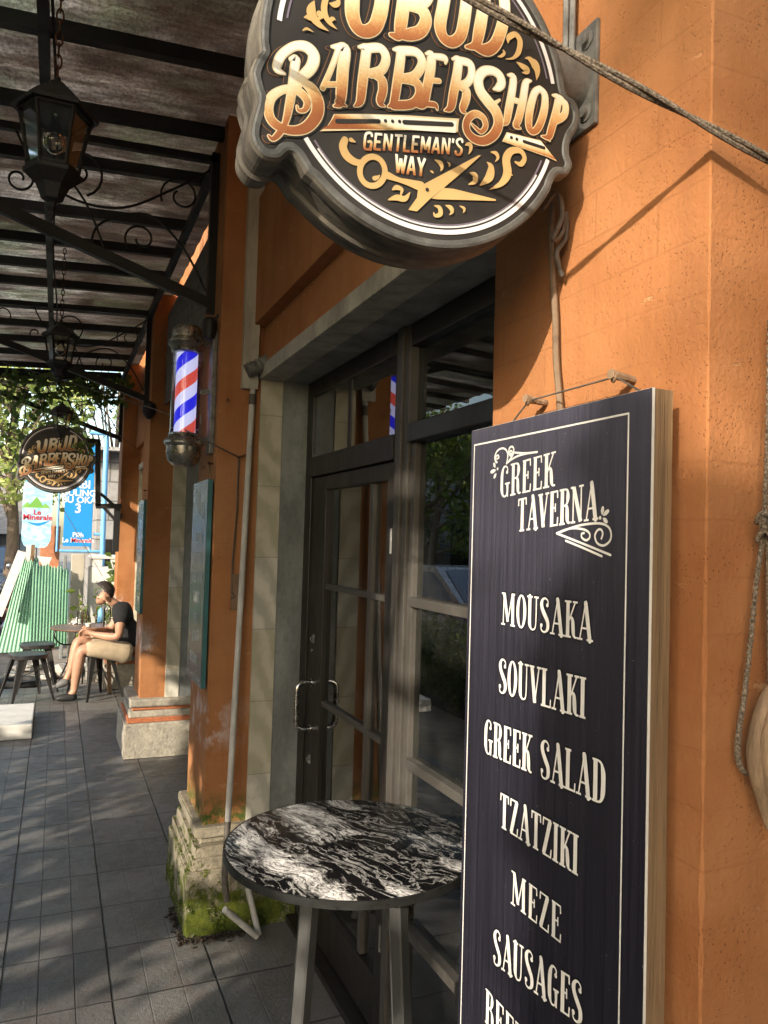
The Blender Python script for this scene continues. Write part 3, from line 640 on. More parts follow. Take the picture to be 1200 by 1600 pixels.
m = MB()
for z in (2.44, 2.01): m.bar((.56, 3.37, z), (.59, 3.31, z), .03, .03)
m.bar((.585, 3.29, 2.22), (.55, 3.33, 2.22), .02, .02); m.build('arm', M['polecap'], BP)
m = MB(); m.lathe([(.02, .06), (.03, .05), (.032, 0), (.026, -.03), (.015, -.035)], (.565, 3.27, 2.47), 14); m.bar((.565, 3.27, 2.5), (.60, 3.27, 2.55), .012)
m.build('spot_lamp', M['black_metal'], BP, True)

# ---------------------------------------------------------------- round barbershop signs, the printed art traced in the plane of the near one
SY = .755
def Z2(x, y): q = onY(360+x/2, y/2, SY); return (q.x, q.z)
def C2(x, y): return Z2(80+x*.43333, y*.43333)
def C3(x, y): return Z2(560+x*.46667, y*.46667)
def C4(x, y): return Z2((480+x*.316667-360)*2, (170+y*.316667)*2)
UZ = (Vector(Z2(600, 300))-Vector(Z2(500, 300))).length/100      # one zoom pixel in metres
arc = [Z2(*p) for p in ((330,640), (380,682), (450,727), (540,757), (640,771), (720,768), (800,750), (870,715), (940,650), (985,600), (128,5), (108,95), (952,0), (990,70), (1020,150))]
A_ = np.array([[2*x, 2*y, 1] for x, y in arc]); b_ = np.array([x*x+y*y for x, y in arc]); s_ = np.linalg.lstsq(A_, b_, rcond=None)[0]
SCX, SCZ = float(s_[0]), float(s_[1]); SR = math.sqrt(s_[2]+SCX**2+SCZ**2)
def circ(a, r=None): r = r or SR; return (SCX+r*math.cos(math.radians(a)), SCZ+r*math.sin(math.radians(a)))
lobeL = [Z2(*p) for p in ((101,158), (84,185), (70,225), (78,268), (88,305), (80,345), (66,400), (72,445), (105,485), (150,492), (178,470), (205,480), (240,535))]
lobeR = [Z2(*p) for p in ((1003,575), (1020,545), (1052,543), (1066,515), (1056,475), (1064,432), (1086,395), (1090,350), (1072,312), (1048,292), (1036,225))]
aL = math.degrees(math.atan2(lobeL[0][1]-SCZ, lobeL[0][0]-SCX)) % 360; aL2 = math.degrees(math.atan2(lobeL[-1][1]-SCZ, lobeL[-1][0]-SCX))
aR = math.degrees(math.atan2(lobeR[0][1]-SCZ, lobeR[0][0]-SCX)); aR2 = math.degrees(math.atan2(lobeR[-1][1]-SCZ, lobeR[-1][0]-SCX))
outline = [tuple(p) for p in catmull(lobeL, 4)]+[circ(a) for a in np.linspace((aL2 % 360)+3, (aR % 360)-2, 34)]+[tuple(p) for p in catmull(lobeR, 4)]+[circ(a) for a in np.linspace(aR2+3, aL-3, 44)]
def inset(poly, d):
    n = len(poly); out = []
    for i in range(n):
        a, b = poly[i-2], poly[(i+2) % n]; dx, dy = b[0]-a[0], b[1]-a[1]; l = math.hypot(dx, dy) or 1
        out.append((poly[i][0]-dy/l*d, poly[i][1]+dx/l*d))
    return out
def gradline(base, top):                                   # print gradient along a (sloping) line of lettering
    (bx, bz), (ex, ez), h = base[0], base[1], top
    def g(x, z):
        t = (x-bx)/(ex-bx); b = bz+(ez-bz)*t; return max(.001, min(1, (z-b)/h))
    return g
GU = gradline((Z2(380,125), Z2(820,175)), 195*UZ); GB = gradline((Z2(130,420), Z2(1010,440)), 0); 
_bz = lambda x: None
def GBf(x, z):                                             # second line: the letters stand on an arched base
    # base follows the bottom of the lettering from the big B to the P
    xs = [Z2(*p) for p in ((120,440), (330,335), (500,325), (690,345), (780,440), (1000,440))]
    t = np.interp(x, [p[0] for p in xs], [p[1] for p in xs]); return max(.001, min(1, (z-t)/(205*UZ)))
def sw(f, pts): return [(*f(p[0], p[1]), *( (p[2]*UZ,) if len(p) > 2 else ())) for p in pts]
LET = []                                                   # (points, width, gradient, closed)
def L(f, pts, w, g, k=1.0): LET.append((sw(f, [(p[0], p[1], (p[2] if len(p) > 2 else w)*k) for p in pts]), w*UZ, g))
k2, k3 = .43333, .46667
# UBUD
L(Z2, [(352,-70,10), (372,-74,30), (384,-60,37), (380,0,37), (381,50,37), (396,88,35), (422,100,33), (450,86,35), (466,45,37), (474,0,37), (482,-68,36)], 36, GU)
L(Z2, [(548,-62), (541,0), (532,70), (524,112,26), (500,110,10)], 34, GU); L(Z2, [(548,-58), (598,-52), (618,-20), (600,10), (545,18)], 30, GU); L(Z2, [(545,20,20), (592,28), (610,62), (594,98), (560,110), (526,112,18)], 32, GU)
L(Z2, [(638,-50,10), (660,-54,28), (672,-40,33), (664,20,33), (654,80,33), (664,118,30), (690,133,30), (716,116,31), (728,72,33), (738,0,33), (746,-50,32)], 32, GU)
L(Z2, [(800,-44), (790,20), (776,100), (764,142,24), (736,148,8)], 33, GU); L(Z2, [(800,-40), (846,-24), (856,30), (846,90), (826,140), (798,158), (764,148,20)], 33, GU)
# big B
L(C2, [(205,535,8), (150,500,40), (165,430,46), (210,375,44), (285,335,46), (365,345,62), (415,405,66), (395,490,60), (330,560,50), (300,615,42)], 44, GBf, k2)
L(C2, [(250,430,20), (285,430,44), (275,500,48), (262,620,48), (235,780,42), (205,900,30), (165,965,34), (120,1005,24), (92,985,14)], 40, GBf, k2)
L(C2, [(325,590,30), (395,640,62), (440,730,72), (435,830,70), (370,915,62), (280,945,50), (180,925,50), (110,870,52), (88,790,48), (110,705,46), (180,655,40), (260,645,40), (330,680,46), (368,740,40), (350,795,26), (305,800,16), (295,770,10)], 44, GBf, k2)
# A R B E R
L(C2, [(545,340,10), (590,345,40), (640,360,60), (625,500,66), (612,680,62), (600,750,44), (560,768,8)], 58, GBf, k2); L(C2, [(595,350), (540,500), (478,640)], 26, GBf, k2); L(C2, [(505,612), (612,612)], 26, GBf, k2); L(C2, [(590,740,40), (650,768,6)], 30, GBf, k2)
L(C2, [(740,342,10), (790,350,50), (790,400,56), (765,600,56), (748,730,46), (708,768,8)], 54, GBf, k2); L(C2, [(800,352), (895,352), (935,420), (905,505), (825,535)], 50, GBf, k2); L(C2, [(835,540,26), (900,575,54), (912,650,54), (892,740,44), (925,768,6)], 50, GBf, k2)
L(C2, [(990,360,10), (1035,368,46), (1040,420,54), (1015,600,54), (990,740,46), (950,772,8)], 52, GBf, k2); L(Z2, [(530,160), (580,165), (598,198), (575,238), (528,248)], 22, GBf); L(Z2, [(530,250,14), (578,258), (590,294), (566,326), (508,330)], 23, GBf)
L(C3, [(108,362,8), (140,372,46), (140,450,52), (112,600,52), (88,700,46), (40,716,6)], 50, GBf, k3); L(C3, [(140,378,26), (230,392,34), (238,425,10)], 30, GBf, k3); L(C3, [(130,540), (195,545)], 24, GBf, k3); L(C3, [(90,700,24), (165,705,30), (182,735,8)], 28, GBf, k3)
L(C3, [(285,398,8), (320,405,46), (318,480,52), (292,620,52), (272,720,44), (232,742,6)], 50, GBf, k3); L(C3, [(325,408), (400,430), (412,500), (380,560), (312,580)], 42, GBf, k3); L(C3, [(325,585,22), (372,605,48), (375,660,48), (352,735,38), (375,762,5)], 44, GBf, k3)
# big S
L(C3, [(560,600,8), (590,590,40), (612,560,52), (600,510,50), (555,478,48), (495,480,52), (458,530,58), (470,610,62), (520,680,66), (575,750,66), (592,830,60), (560,905,56), (495,945,50), (425,930,50), (378,870,46), (388,800,42), (440,765,38), (492,795,36), (505,850,30), (475,885,22), (440,860,16), (415,835,8)], 50, GBf, k3)
L(C3, [(560,700,20), (600,672,6)], 14, GBf, k3)
# H O P
L(C3, [(655,505,6), (690,520,40), (685,600,46), (660,740,46), (645,815,36), (625,838,5)], 42, GBf, k3); L(C3, [(810,545,5), (775,560,40), (755,680,46), (725,800,44), (705,845,30), (740,862,5)], 42, GBf, k3); L(C3, [(680,668), (755,690)], 28, GBf, k3)
LET.append((sw(C3, [(868,598,34*k3), (902,640,40*k3), (898,740,46*k3), (862,850,44*k3), (822,885,36*k3), (795,850,42*k3), (800,750,46*k3), (832,630,42*k3), (868,598,34*k3)]), .01, GBf))
L(C3, [(955,640,6), (990,660,40), (980,740,46), (945,870,46), (925,920,36), (880,915,5)], 42, GBf, k3); L(C3, [(1000,662), (1040,705), (1030,775), (965,815)], 40, GBf, k3); L(C3, [(925,915,30), (935,944,5)], 20, GBf, k3)
# pen nib bars
BAR1 = [Z2(*p) for p in ((322,358), (420,357), (560,362), (713,372), (709,414), (560,408), (420,408), (278,411), (300,398), (314,376))]
BAR2 = [Z2(*p) for p in ((862,414), (968,440), (1019,505), (990,492), (848,443))]
def sans():
    S = {}; t = .15
    S['G'] = ([[(.40,.82), (.36,.96), (.22,.99), (.09,.88), (.07,.5), (.09,.12), (.22,.01), (.38,.05), (.40,.22)], [(.40,.0), (.40,.46), (.25,.46)]], .52)
    S['E'] = ([[(.08,0), (.08,1)], [(.08,.95), (.40,.95)], [(.08,.5), (.34,.5)], [(.08,.05), (.40,.05)]], .48)
    S['N'] = ([[(.08,0), (.08,1)], [(.10,.98), (.40,.02)], [(.42,0), (.42,1)]], .56)
    S['T'] = ([[(.22,0), (.22,1)], [(.02,.95), (.42,.95)]], .48); S['L'] = ([[(.08,0), (.08,1)], [(.08,.05), (.38,.05)]], .44)
    S['M'] = ([[(.08,0), (.08,1)], [(.09,.98), (.28,.2)], [(.47,.98), (.28,.2)], [(.48,0), (.48,1)]], .62)
    S['A'] = ([[(.04,0), (.22,1)], [(.24,1), (.42,0)], [(.10,.28), (.36,.28)]], .52); S["'"] = ([[(.07,1), (.05,.72)]], .2)
    S['S'] = ([[(.38,.82), (.34,.96), (.22,.99), (.09,.90), (.08,.74), (.20,.56), (.36,.40), (.38,.2), (.30,.04), (.18,.01), (.08,.08), (.06,.2)]], .5)
    S['W'] = ([[(.04,1), (.16,0)], [(.17,.02), (.28,.8)], [(.29,.8), (.41,.02)], [(.42,0), (.54,1)]], .62); S['Y'] = ([[(.04,1), (.22,.45)], [(.40,1), (.22,.45)], [(.22,.48), (.22,0)]], .48)
    return S
SANS = sans()
def set_text(mb, text, glyphs, A, Bp, H, wk, F, grad=None, extra=0, slant=0, flatcap=True):
    A = Vector(A); Bp = Vector(Bp); d = Bp-A; tot = sum(glyphs[c][1] if c != ' ' else .3 for c in text)-.08; sx = d.length/tot/H; e = d.normalized(); up = Vector((0, 1)); x = 0
    for c in text:
        if c == ' ': x += .3; continue
        st, w = glyphs[c]
        for s in st:
            pts = [(*(A+e*((x+p[0]+slant*p[1])*sx*H)+up*(p[1]*H)), (p[2] if len(p) > 2 else wk)*H) for p in s]
            mb.stroke(pts, wk*H, F, grad, smooth=len(pts) > 2, extra=extra, cap=(not flatcap or len(pts) > 2 or (abs(pts[0][0]-pts[1][0])+abs(pts[0][1]-pts[1][1])) < .02*H))
        x += w
FLH = [.0009]
def make_sign(name, label, T, depth, root_loc):
    # T maps sign plane (x, z) and height h above the face to the world; the face looks toward -Y
    FLH[0] = .0009; S = thing(name, label, 'shop sign', root_loc, None)
    k = T(1, 0, 0).x-T(0, 0, 0).x
    m = MB(); n = len(outline); prof = [(0, -.0005), (.0, .0), (.002, .004), (.002, .016), (-.001, .02), (.0005, .045), (.004, .048), (.004, .054), (.0005, .058), (0, depth-.008), (-.006, depth)]
    vs = []
    for e, dd in prof: vs += [T(*p, -dd) for p in inset(outline, -e)]
    m.add(vs, [[i*n+j, i*n+(j+1) % n, (i+1)*n+(j+1) % n, (i+1)*n+j] for i in range(len(prof)-1) for j in range(n)]+[[(len(prof)-1)*n+j for j in range(n)]])
    m.build('sign_box', M['signside'], S)
    m = MB(); a, b = outline, inset(outline, .0092); vs = [T(*p, .0) for p in a]+[T(*p, .0012) for p in inset(outline, .003)]+[T(*p, .0012) for p in inset(outline, .0078)]+[T(*p, -.001) for p in b]
    m.add(vs, [[r*n+j, r*n+(j+1) % n, (r+1)*n+(j+1) % n, (r+1)*n+j] for r in range(3) for j in range(n)]); m.build('rim', M['sign_rim'], S)
    face = MB(); face.add([T(*p, -.0008) for p in b], [list(range(n))]); face = face.build('face', M['signface'], S)
    # rings: broken by the lettering
    m = MB(); m.h = .0001
    for r0, w, mat in ((.906, .028, 'ring_white'), (.866, .011, 'ring_lilac')):
        q = MB(); q.h = .0001
        for a0, a1 in ((216, 341), (13, 175)):
            if mat == 'ring_lilac': a0 += 2; a1 -= 2
            q.stroke([circ(t, SR*r0) for t in np.linspace(a0, a1, 60)], SR*w, T, smooth=False, cap=False)
        q.build('white_ring' if mat == 'ring_white' else 'lilac_ring', M[mat], face)
    q = MB(); q.h = .0001
    q.stroke([circ(t, SR*.875) for t in np.linspace(221, 332, 50)], SR*.012, T, smooth=False, cap=False); q.build('white_ring', M['ring_white'], face)
    # lettering: copper shadow line, black gap, pale outline, gradient fill
    dx, dz = -13*UZ, -6*UZ
    for word in (0, 1):
        cu = MB(); cu.h = .0001; bl = MB(); bl.h = .0004; ol = MB(); ol.h = .0009; fl = MB(); fl.h = .00125
        for pts, w, g in LET:
            if (g is GU) == (word == 0):
                cu.stroke(pts, w, T, extra=5.5*UZ, off=(dx, dz)); bl.stroke(pts, w, T, extra=2.6*UZ, off=(dx, dz)); bl.stroke(pts, w, T, extra=14*UZ); ol.stroke(pts, w, T, extra=5.5*UZ); fl.stroke(pts, w, T, g, extra=-.5*UZ)
        cu.build('copper_outline', M['copper'], face); bl.build('letter_gap', M['signface'], face); ol.build('pale_outline', M['goldline'], face); fl.build('lettering', M['gold'], face)
    for P, gz in ((BAR1, None), (BAR2, None)):
        ol = MB(); ol.h = .0009; fl = MB(); fl.h = .00125
        zs = [p[1] for p in P]; ol.flat([(p[0], p[1]) for p in P], T); c = (sum(p[0] for p in P)/len(P), sum(zs)/len(zs))
        fl.flat([(c[0]+(p[0]-c[0])*.97, c[1]+(p[1]-c[1])*.88) for p in P], T, lambda x, z, c=c: max(.01, .5+(z-c[1])/(45*UZ)))
        ol.build('pale_outline', M['goldline'], face); fl.build('nib_bar', M['gold'], face)
    q = MB(); q.h = .0016
    for a_, b_, w in (((332,381), (462,381), 12), ((542,384), (690,391), 13), ((915,444), (978,464), 10)): q.stroke([Z2(*a_), Z2(*b_)], w*UZ, T, smooth=False)
    for p in ((483,380), (505,381), (527,382), (876,432), (893,437)): q.disc(*Z2(*p), 5*UZ, T)
    # scissors pivot and finger hole
    q.disc(*Z2(613,594), 5*UZ, T); q.build('bar_slots', M['signface'], face)
    q = MB(); q.h = .0009
    gg = gradline((Z2(412,472), Z2(722,490)), 52*UZ)
    set_text(q, "GENTLEMAN'S", SANS, Z2(412,468), Z2(722,486), 47*UZ, .15, T, gg, slant=.06)
    q.build('small_lettering', M['gold'], face); q = MB(); q.h = .0009
    gg = gradline((Z2(508,548), Z2(615,556)), 56*UZ)
    set_text(q, 'WAY', SANS, Z2(512,540), Z2(604,553), 52*UZ, .15, T, gg, slant=.03); q.build('small_lettering', M['gold'], face)
    o = MB(); o.h = .0009
    # scissors
    o.stroke([C4(320+62*math.cos(a), 310+72*math.sin(a)) for a in np.linspace(0, 2*PI, 36)], 26*.633*UZ, T, smooth=False, cap=False)
    o.stroke(sw(C4, [(395,330,34*.633), (450,352,22*.633), (500,366,30*.633), (560,385,46*.633)]), .01, T)
    o.flat([C4(*p) for p in ((855,232), (845,230), (580,370), (545,400), (540,440), (497,500), (540,508), (600,450), (680,385), (780,300))], T)
    o.flat([C4(*p) for p in ((672,392), (720,396), (928,448), (928,456), (640,448), (612,444))], T)
    o.build('scissors', M['orn'], face)
    for pts in ([(185,155,30), (175,190,36), (195,235,38), (240,265,30), (285,262,14)], [(215,155,20), (235,165,6)], [(330,345,20), (345,340,16), (355,330,5)],
                [(400,450,6), (440,440,26), (480,445,24), (505,415,4)], [(420,400,8), (440,390,22), (465,400,16), (460,425,8)], [(780,180,8), (800,178,22), (805,200,16), (795,225,3)],
                [(905,215,6), (930,222,20), (938,245,14), (925,262,3)], [(885,265,4), (905,290,30), (895,340,40), (850,380,4)], [(800,318,5), (825,330,28), (825,360,22), (795,375,4)],
                [(1025,265,10), (1052,275,24), (1070,245,24), (1050,210,26), (1005,210,34), (980,250,42), (985,320,44), (955,370,26), (898,400,3)], [(985,315,20), (1010,330,5)],
                [(628,255,4), (655,270,22), (662,295,14), (655,308,3)], [(690,265,3), (700,275,10), (698,288,3)], [(605,308,3), (615,314,10), (622,320,2)],
                [(625,480,4), (650,490,20), (655,520,22), (630,530,14), (622,515,6)], [(680,478,3), (705,490,22), (712,510,16), (700,525,3)], [(750,482,3), (770,492,14), (772,505,10), (766,515,2)]):
        FLH[0] += 2e-5; o = MB(); o.h = FLH[0]; o.stroke(sw(C4, [(a_, b_, w*.633) for a_, b_, w in pts]), .01, T); o.build('flourish', M['orn'], face)
    for pts in ([(520,228,4), (450,180,40), (400,110,60), (400,60,50), (418,10,4)], [(455,105,40), (470,120,30), (440,150,10)], [(345,130,6), (380,130,36), (410,150,20)], [(335,225,6), (365,212,16), (410,235,4)],
                [(580,215,4), (530,170,30), (495,110,40), (490,40,40), (520,-40,30), (575,-60,10)], [(530,30,10), (560,40,36), (590,25,30), (590,-20,10)], [(520,165,20), (550,140,26), (570,150,4)]):
        FLH[0] += 2e-5; o = MB(); o.h = FLH[0]; o.stroke(sw(C2, [(a_, b_, w*k2) for a_, b_, w in pts]), .01, T); o.build('flourish', M['orn'], face)
    for pts in ([(655,290,8), (660,255,36), (705,235,36), (735,280,40), (725,350,36), (690,392,18), (640,400,4)], [(585,382,4), (610,380,18), (630,360,20), (622,340,8)],
                [(712,420,4), (740,440,30), (780,470,44), (775,490,26), (750,490,6)], [(790,400,10), (830,430,60), (850,480,44), (845,540,4)], [(770,395,6), (800,395,22), (840,415,6)]):
        FLH[0] += 2e-5; o = MB(); o.h = FLH[0]; o.stroke(sw(C3, [(a_, b_, w*k3) for a_, b_, w in pts]), .01, T); o.build('flourish', M['orn'], face)
    q = MB(); q.h = .0012; q.disc(*C4(590,401), 9*.633*UZ, T, None, 14, 9*.633*UZ)
    for a_, b_ in (((700,250), (715,240)), ((690,185), (712,175)), ((770,345), (815,332))): q.stroke([C3(*a_), C3(*b_)], 3*UZ, T, smooth=False)
    q.build('pivot', M['black_ink'], face)
    return S
NS = make_sign('shop_sign', 'large round barbershop sign with lobed edge and gold lettering on the near sunlit wall', lambda x, z, h: Vector((x, SY-h, z)), .085, (SCX, SY+.04, SCZ))
m = MB(); m.tube([(.50, .80, 2.195), (.598, .80, 2.195)], .036, 16); m.tube([(.40, .795, 2.19), (.52, .80, 2.195)], .03, 12); m.build('arm', M['zinc'], NS, True)
m = MB(); m.bbox(.594, .5995, .757, .845, 2.128, 2.262, .001); m.build('wall_plate', M['zinc'], NS)
for z in (2.148, 2.242):
    m = MB(); m.lathe([(.011, -.0005), (.011, -.002), (.007, -.003), (.007, -.008), (.003, -.009)], (.594, .774, z), 14, 'X'); m.build('bolt', M['zinc'], NS, True)
m = MB(); m.tube(catmull([(.555, .81, 2.03), (.57, .80, 2.05), (.575, .795, 2.02), (.565, .80, 1.99), (.58, .803, 2.0), (.588, .805, 2.03), (.592, .81, 2.0), (.575, .805, 1.975), (.588, .81, 1.95)], 6), .0032, 7); m.build('knotted_cord', M['darkflex'], NS, True)
# the far sign, the same artwork larger, on its own bracket
FK = .337/SR; q = onY(88, 716, 8.22); FCX, FCZ = q.x, q.z
FS = make_sign('shop_sign', 'distant round barbershop sign hanging in shade on a black wall bracket', lambda x, z, h: Vector((FCX+(x-SCX)*FK, 8.22-h*1.5, FCZ+(z-SCZ)*FK)), .075, (FCX, 8.25, FCZ))
m = MB(); a, b, c_, d = onY(153, 690, 8.25), onY(153, 791, 8.25), onY(190, 791, 8.25), onY(184, 862, 8.25)
m.bar(a, b, .05, .05); m.bar((b.x-.02, 8.25, b.z), (.60, 8.25, c_.z), .05, .05); m.bar((.56, 8.25, c_.z+.02), (.56, 8.25, d.z), .06, .06); m.bar((FCX+.2, 8.25, a.z), (a.x+.02, 8.25, a.z), .05, .05)
m.bar((b.x+.02, 8.25, b.z+.13), (b.x+.16, 8.25, b.z+.01), .03, .03); m.bar((.56, 8.25, c_.z-.16), (.42, 8.25, c_.z-.01), .03, .03); m.bar((.56, 8.25, c_.z-.1), (.60, 8.46, c_.z-.1), .04, .05)
m.build('bracket', M['black_metal'], FS)
# ---------------------------------------------------------------- menu boards: condensed slab lettering drawn stroke by stroke
def slab():
    T, t, s = .150, .052, .055; G = {}
    def sf(x, y, l=.17): return [(x-l/2, y, s), (x+l/2, y, s)]
    b, u = .025, .975
    def ball(x, y, r=.115): return [(x-.004, y, r), (x+.004, y, r)]
    G['M'] = ([[(.09,.02,t), (.11,.98,t)], [(.115,.98,T), (.29,.12,T*.9)], [(.29,.12,t), (.46,.98,t)], [(.485,.98,T), (.50,.02,T)], sf(.09,b), sf(.50,b,.2), sf(.08,u,.14), sf(.51,u,.14)], .64)
    G['O'] = ([[(.21+.145*math.cos(a), .5+.478*math.sin(a), t+(T-t)*abs(math.cos(a))**1.3) for a in np.linspace(PI/2, PI/2+2*PI, 25)]], .44)
    G['U'] = ([[(.11,.98,T), (.11,.4,T), (.12,.17,T*.95), (.17,.055,.08), (.24,.025,t), (.32,.07,t), (.355,.22,t), (.36,.5,t), (.365,.98,t)], sf(.11,u,.21), sf(.365,u)], .48)
    G['S'] = ([[(.315,.80,.06), (.32,.90,t), (.24,.975,t), (.14,.95,.08), (.085,.82,T*.95), (.12,.66,T), (.22,.49,T*1.05), (.315,.33,T), (.325,.15,T*.9), (.26,.045,.07), (.17,.02,t), (.09,.07,t), (.075,.19,.06)], ball(.30,.79), ball(.09,.20)], .42)
    G['A'] = ([[(.075,.02,t), (.245,.99,t)], [(.235,.99,T*.8), (.26,.9,T), (.395,.02,T)], [(.135,.32,t), (.35,.32,t)], sf(.075,b), sf(.395,b,.2)], .49)
    G['K'] = ([[(.12,.02,T), (.12,.98,T)], [(.16,.45,t), (.36,.97,t)], [(.20,.55,.07), (.275,.50,T*.8), (.30,.3,T), (.315,.12,T*.9), (.36,.035,.07), (.42,.03,t)], sf(.12,b,.22), sf(.12,u,.22), sf(.36,u,.16)], .45)
    G['V'] = ([[(.09,.98,T), (.225,.02,T)], [(.225,.02,t), (.37,.98,t)], sf(.09,u,.2), sf(.37,u,.16)], .45)
    G['L'] = ([[(.12,.02,T), (.12,.98,T)], sf(.12,u,.22), sf(.12,b,.22), [(.12,b,t), (.36,b,t)], [(.36,.0,s), (.37,.22,t)]], .42)
    G['I'] = ([[(.11,.02,T), (.11,.98,T)], sf(.11,u,.21), sf(.11,b,.21)], .24)
    G['G'] = ([[(.325,.80,.06), (.33,.90,t), (.255,.975,t), (.16,.94,.08), (.105,.75,T), (.095,.5,T), (.105,.22,T), (.16,.06,.08), (.235,.022,t), (.30,.06,t), (.32,.16,t)], ball(.315,.78), [(.345,.0,.07), (.335,.40,T*.85)], sf(.335,.42,.2)], .45)
    G['R'] = ([[(.12,.02,T), (.12,.98,T)], [(.12,u,t), (.24,.97,t), (.315,.92,.09), (.335,.76,T), (.31,.60,.09), (.24,.53,t), (.14,.525,t)], [(.22,.53,.06), (.30,.47,T*.8), (.315,.28,T), (.325,.12,T*.9), (.365,.035,.07), (.42,.04,t)], sf(.12,b,.22), sf(.09,u,.16)], .45)
    G['E'] = ([[(.12,.02,T), (.12,.98,T)], [(.05,u,s), (.34,u,t)], [(.335,1.0,s), (.345,.78,t)], [(.12,.52,t), (.26,.52,t)], [(.26,.64,t), (.26,.40,t)], [(.05,b,s), (.35,b,t)], [(.345,.0,s), (.36,.24,t)]], .41)
    G['D'] = ([[(.12,.02,T), (.12,.98,T)], [(.04,u,s), (.2,u,t), (.30,.92,.08), (.355,.74,T), (.365,.5,T), (.355,.26,T), (.30,.08,.08), (.2,b,t), (.04,b,s)]], .46)
    G['T'] = ([[(.21,.02,T), (.21,.98,T)], [(.04,u,t), (.38,u,t)], [(.045,1.0,s), (.035,.78,t)], [(.375,1.0,s), (.385,.78,t)], sf(.21,b,.21)], .43)
    G['Z'] = ([[(.06,u,t), (.35,u,t)], [(.065,1.0,s), (.055,.78,t)], [(.32,.97,T), (.09,.03,T)], [(.06,b,t), (.36,b,t)], [(.355,.0,s), (.37,.24,t)]], .42)
    G['B'] = ([[(.12,.02,T), (.12,.98,T)], [(.04,u,s), (.2,u,t), (.295,.93,.08), (.315,.78,T*.95), (.28,.60,.08), (.2,.53,t), (.13,.53,t)], [(.2,.53,t), (.30,.47,.08), (.34,.28,T), (.31,.09,.08), (.2,b,t), (.04,b,s)]], .44)
    G['N'] = ([[(.09,.02,t), (.09,.98,t)], [(.10,.98,T), (.37,.02,T)], [(.38,.02,t), (.38,.98,t)], sf(.09,b), sf(.05,u,.12), sf(.38,u)], .50)
    return G
SLAB = slab()
BFX = .545
def PB(x, y): q = onX(x, y, BFX); return (-q.y, q.z)
def P5(x0, y0, s): return lambda x, y: PB(x0+x/s, y0+y/s)
c6, c7, c1, c5 = P5(740,900,5), P5(740,1100,5), P5(720,1380,5), P5(740,660,4.6154)
TEXTS = [('MOUSAKA', c6(218,377), c6(915,513), c6(228,128)), ('SOUVLAKI', c6(192,908), c6(864,1114), c6(220,645)), ('GREEK SALAD', c7(80,378), c7(1018,790), c7(110,122)),
         ('TZATZIKI', c7(205,955), c7(806,1336), c7(200,682)), ('MEZE', c1(393,155), c1(775,462), P5(740,1100,5)(302,1298)), ('SAUSAGES', c1(250,622), c1(940,1110), c1(262,352))]
bw = Vector(TEXTS[4][2])-Vector(TEXTS[4][1])
BE = c1(188,1078); TEXTS.append(('BEETROOT', BE, (BE[0]+.190, BE[1]-.002), c1(196,815)))
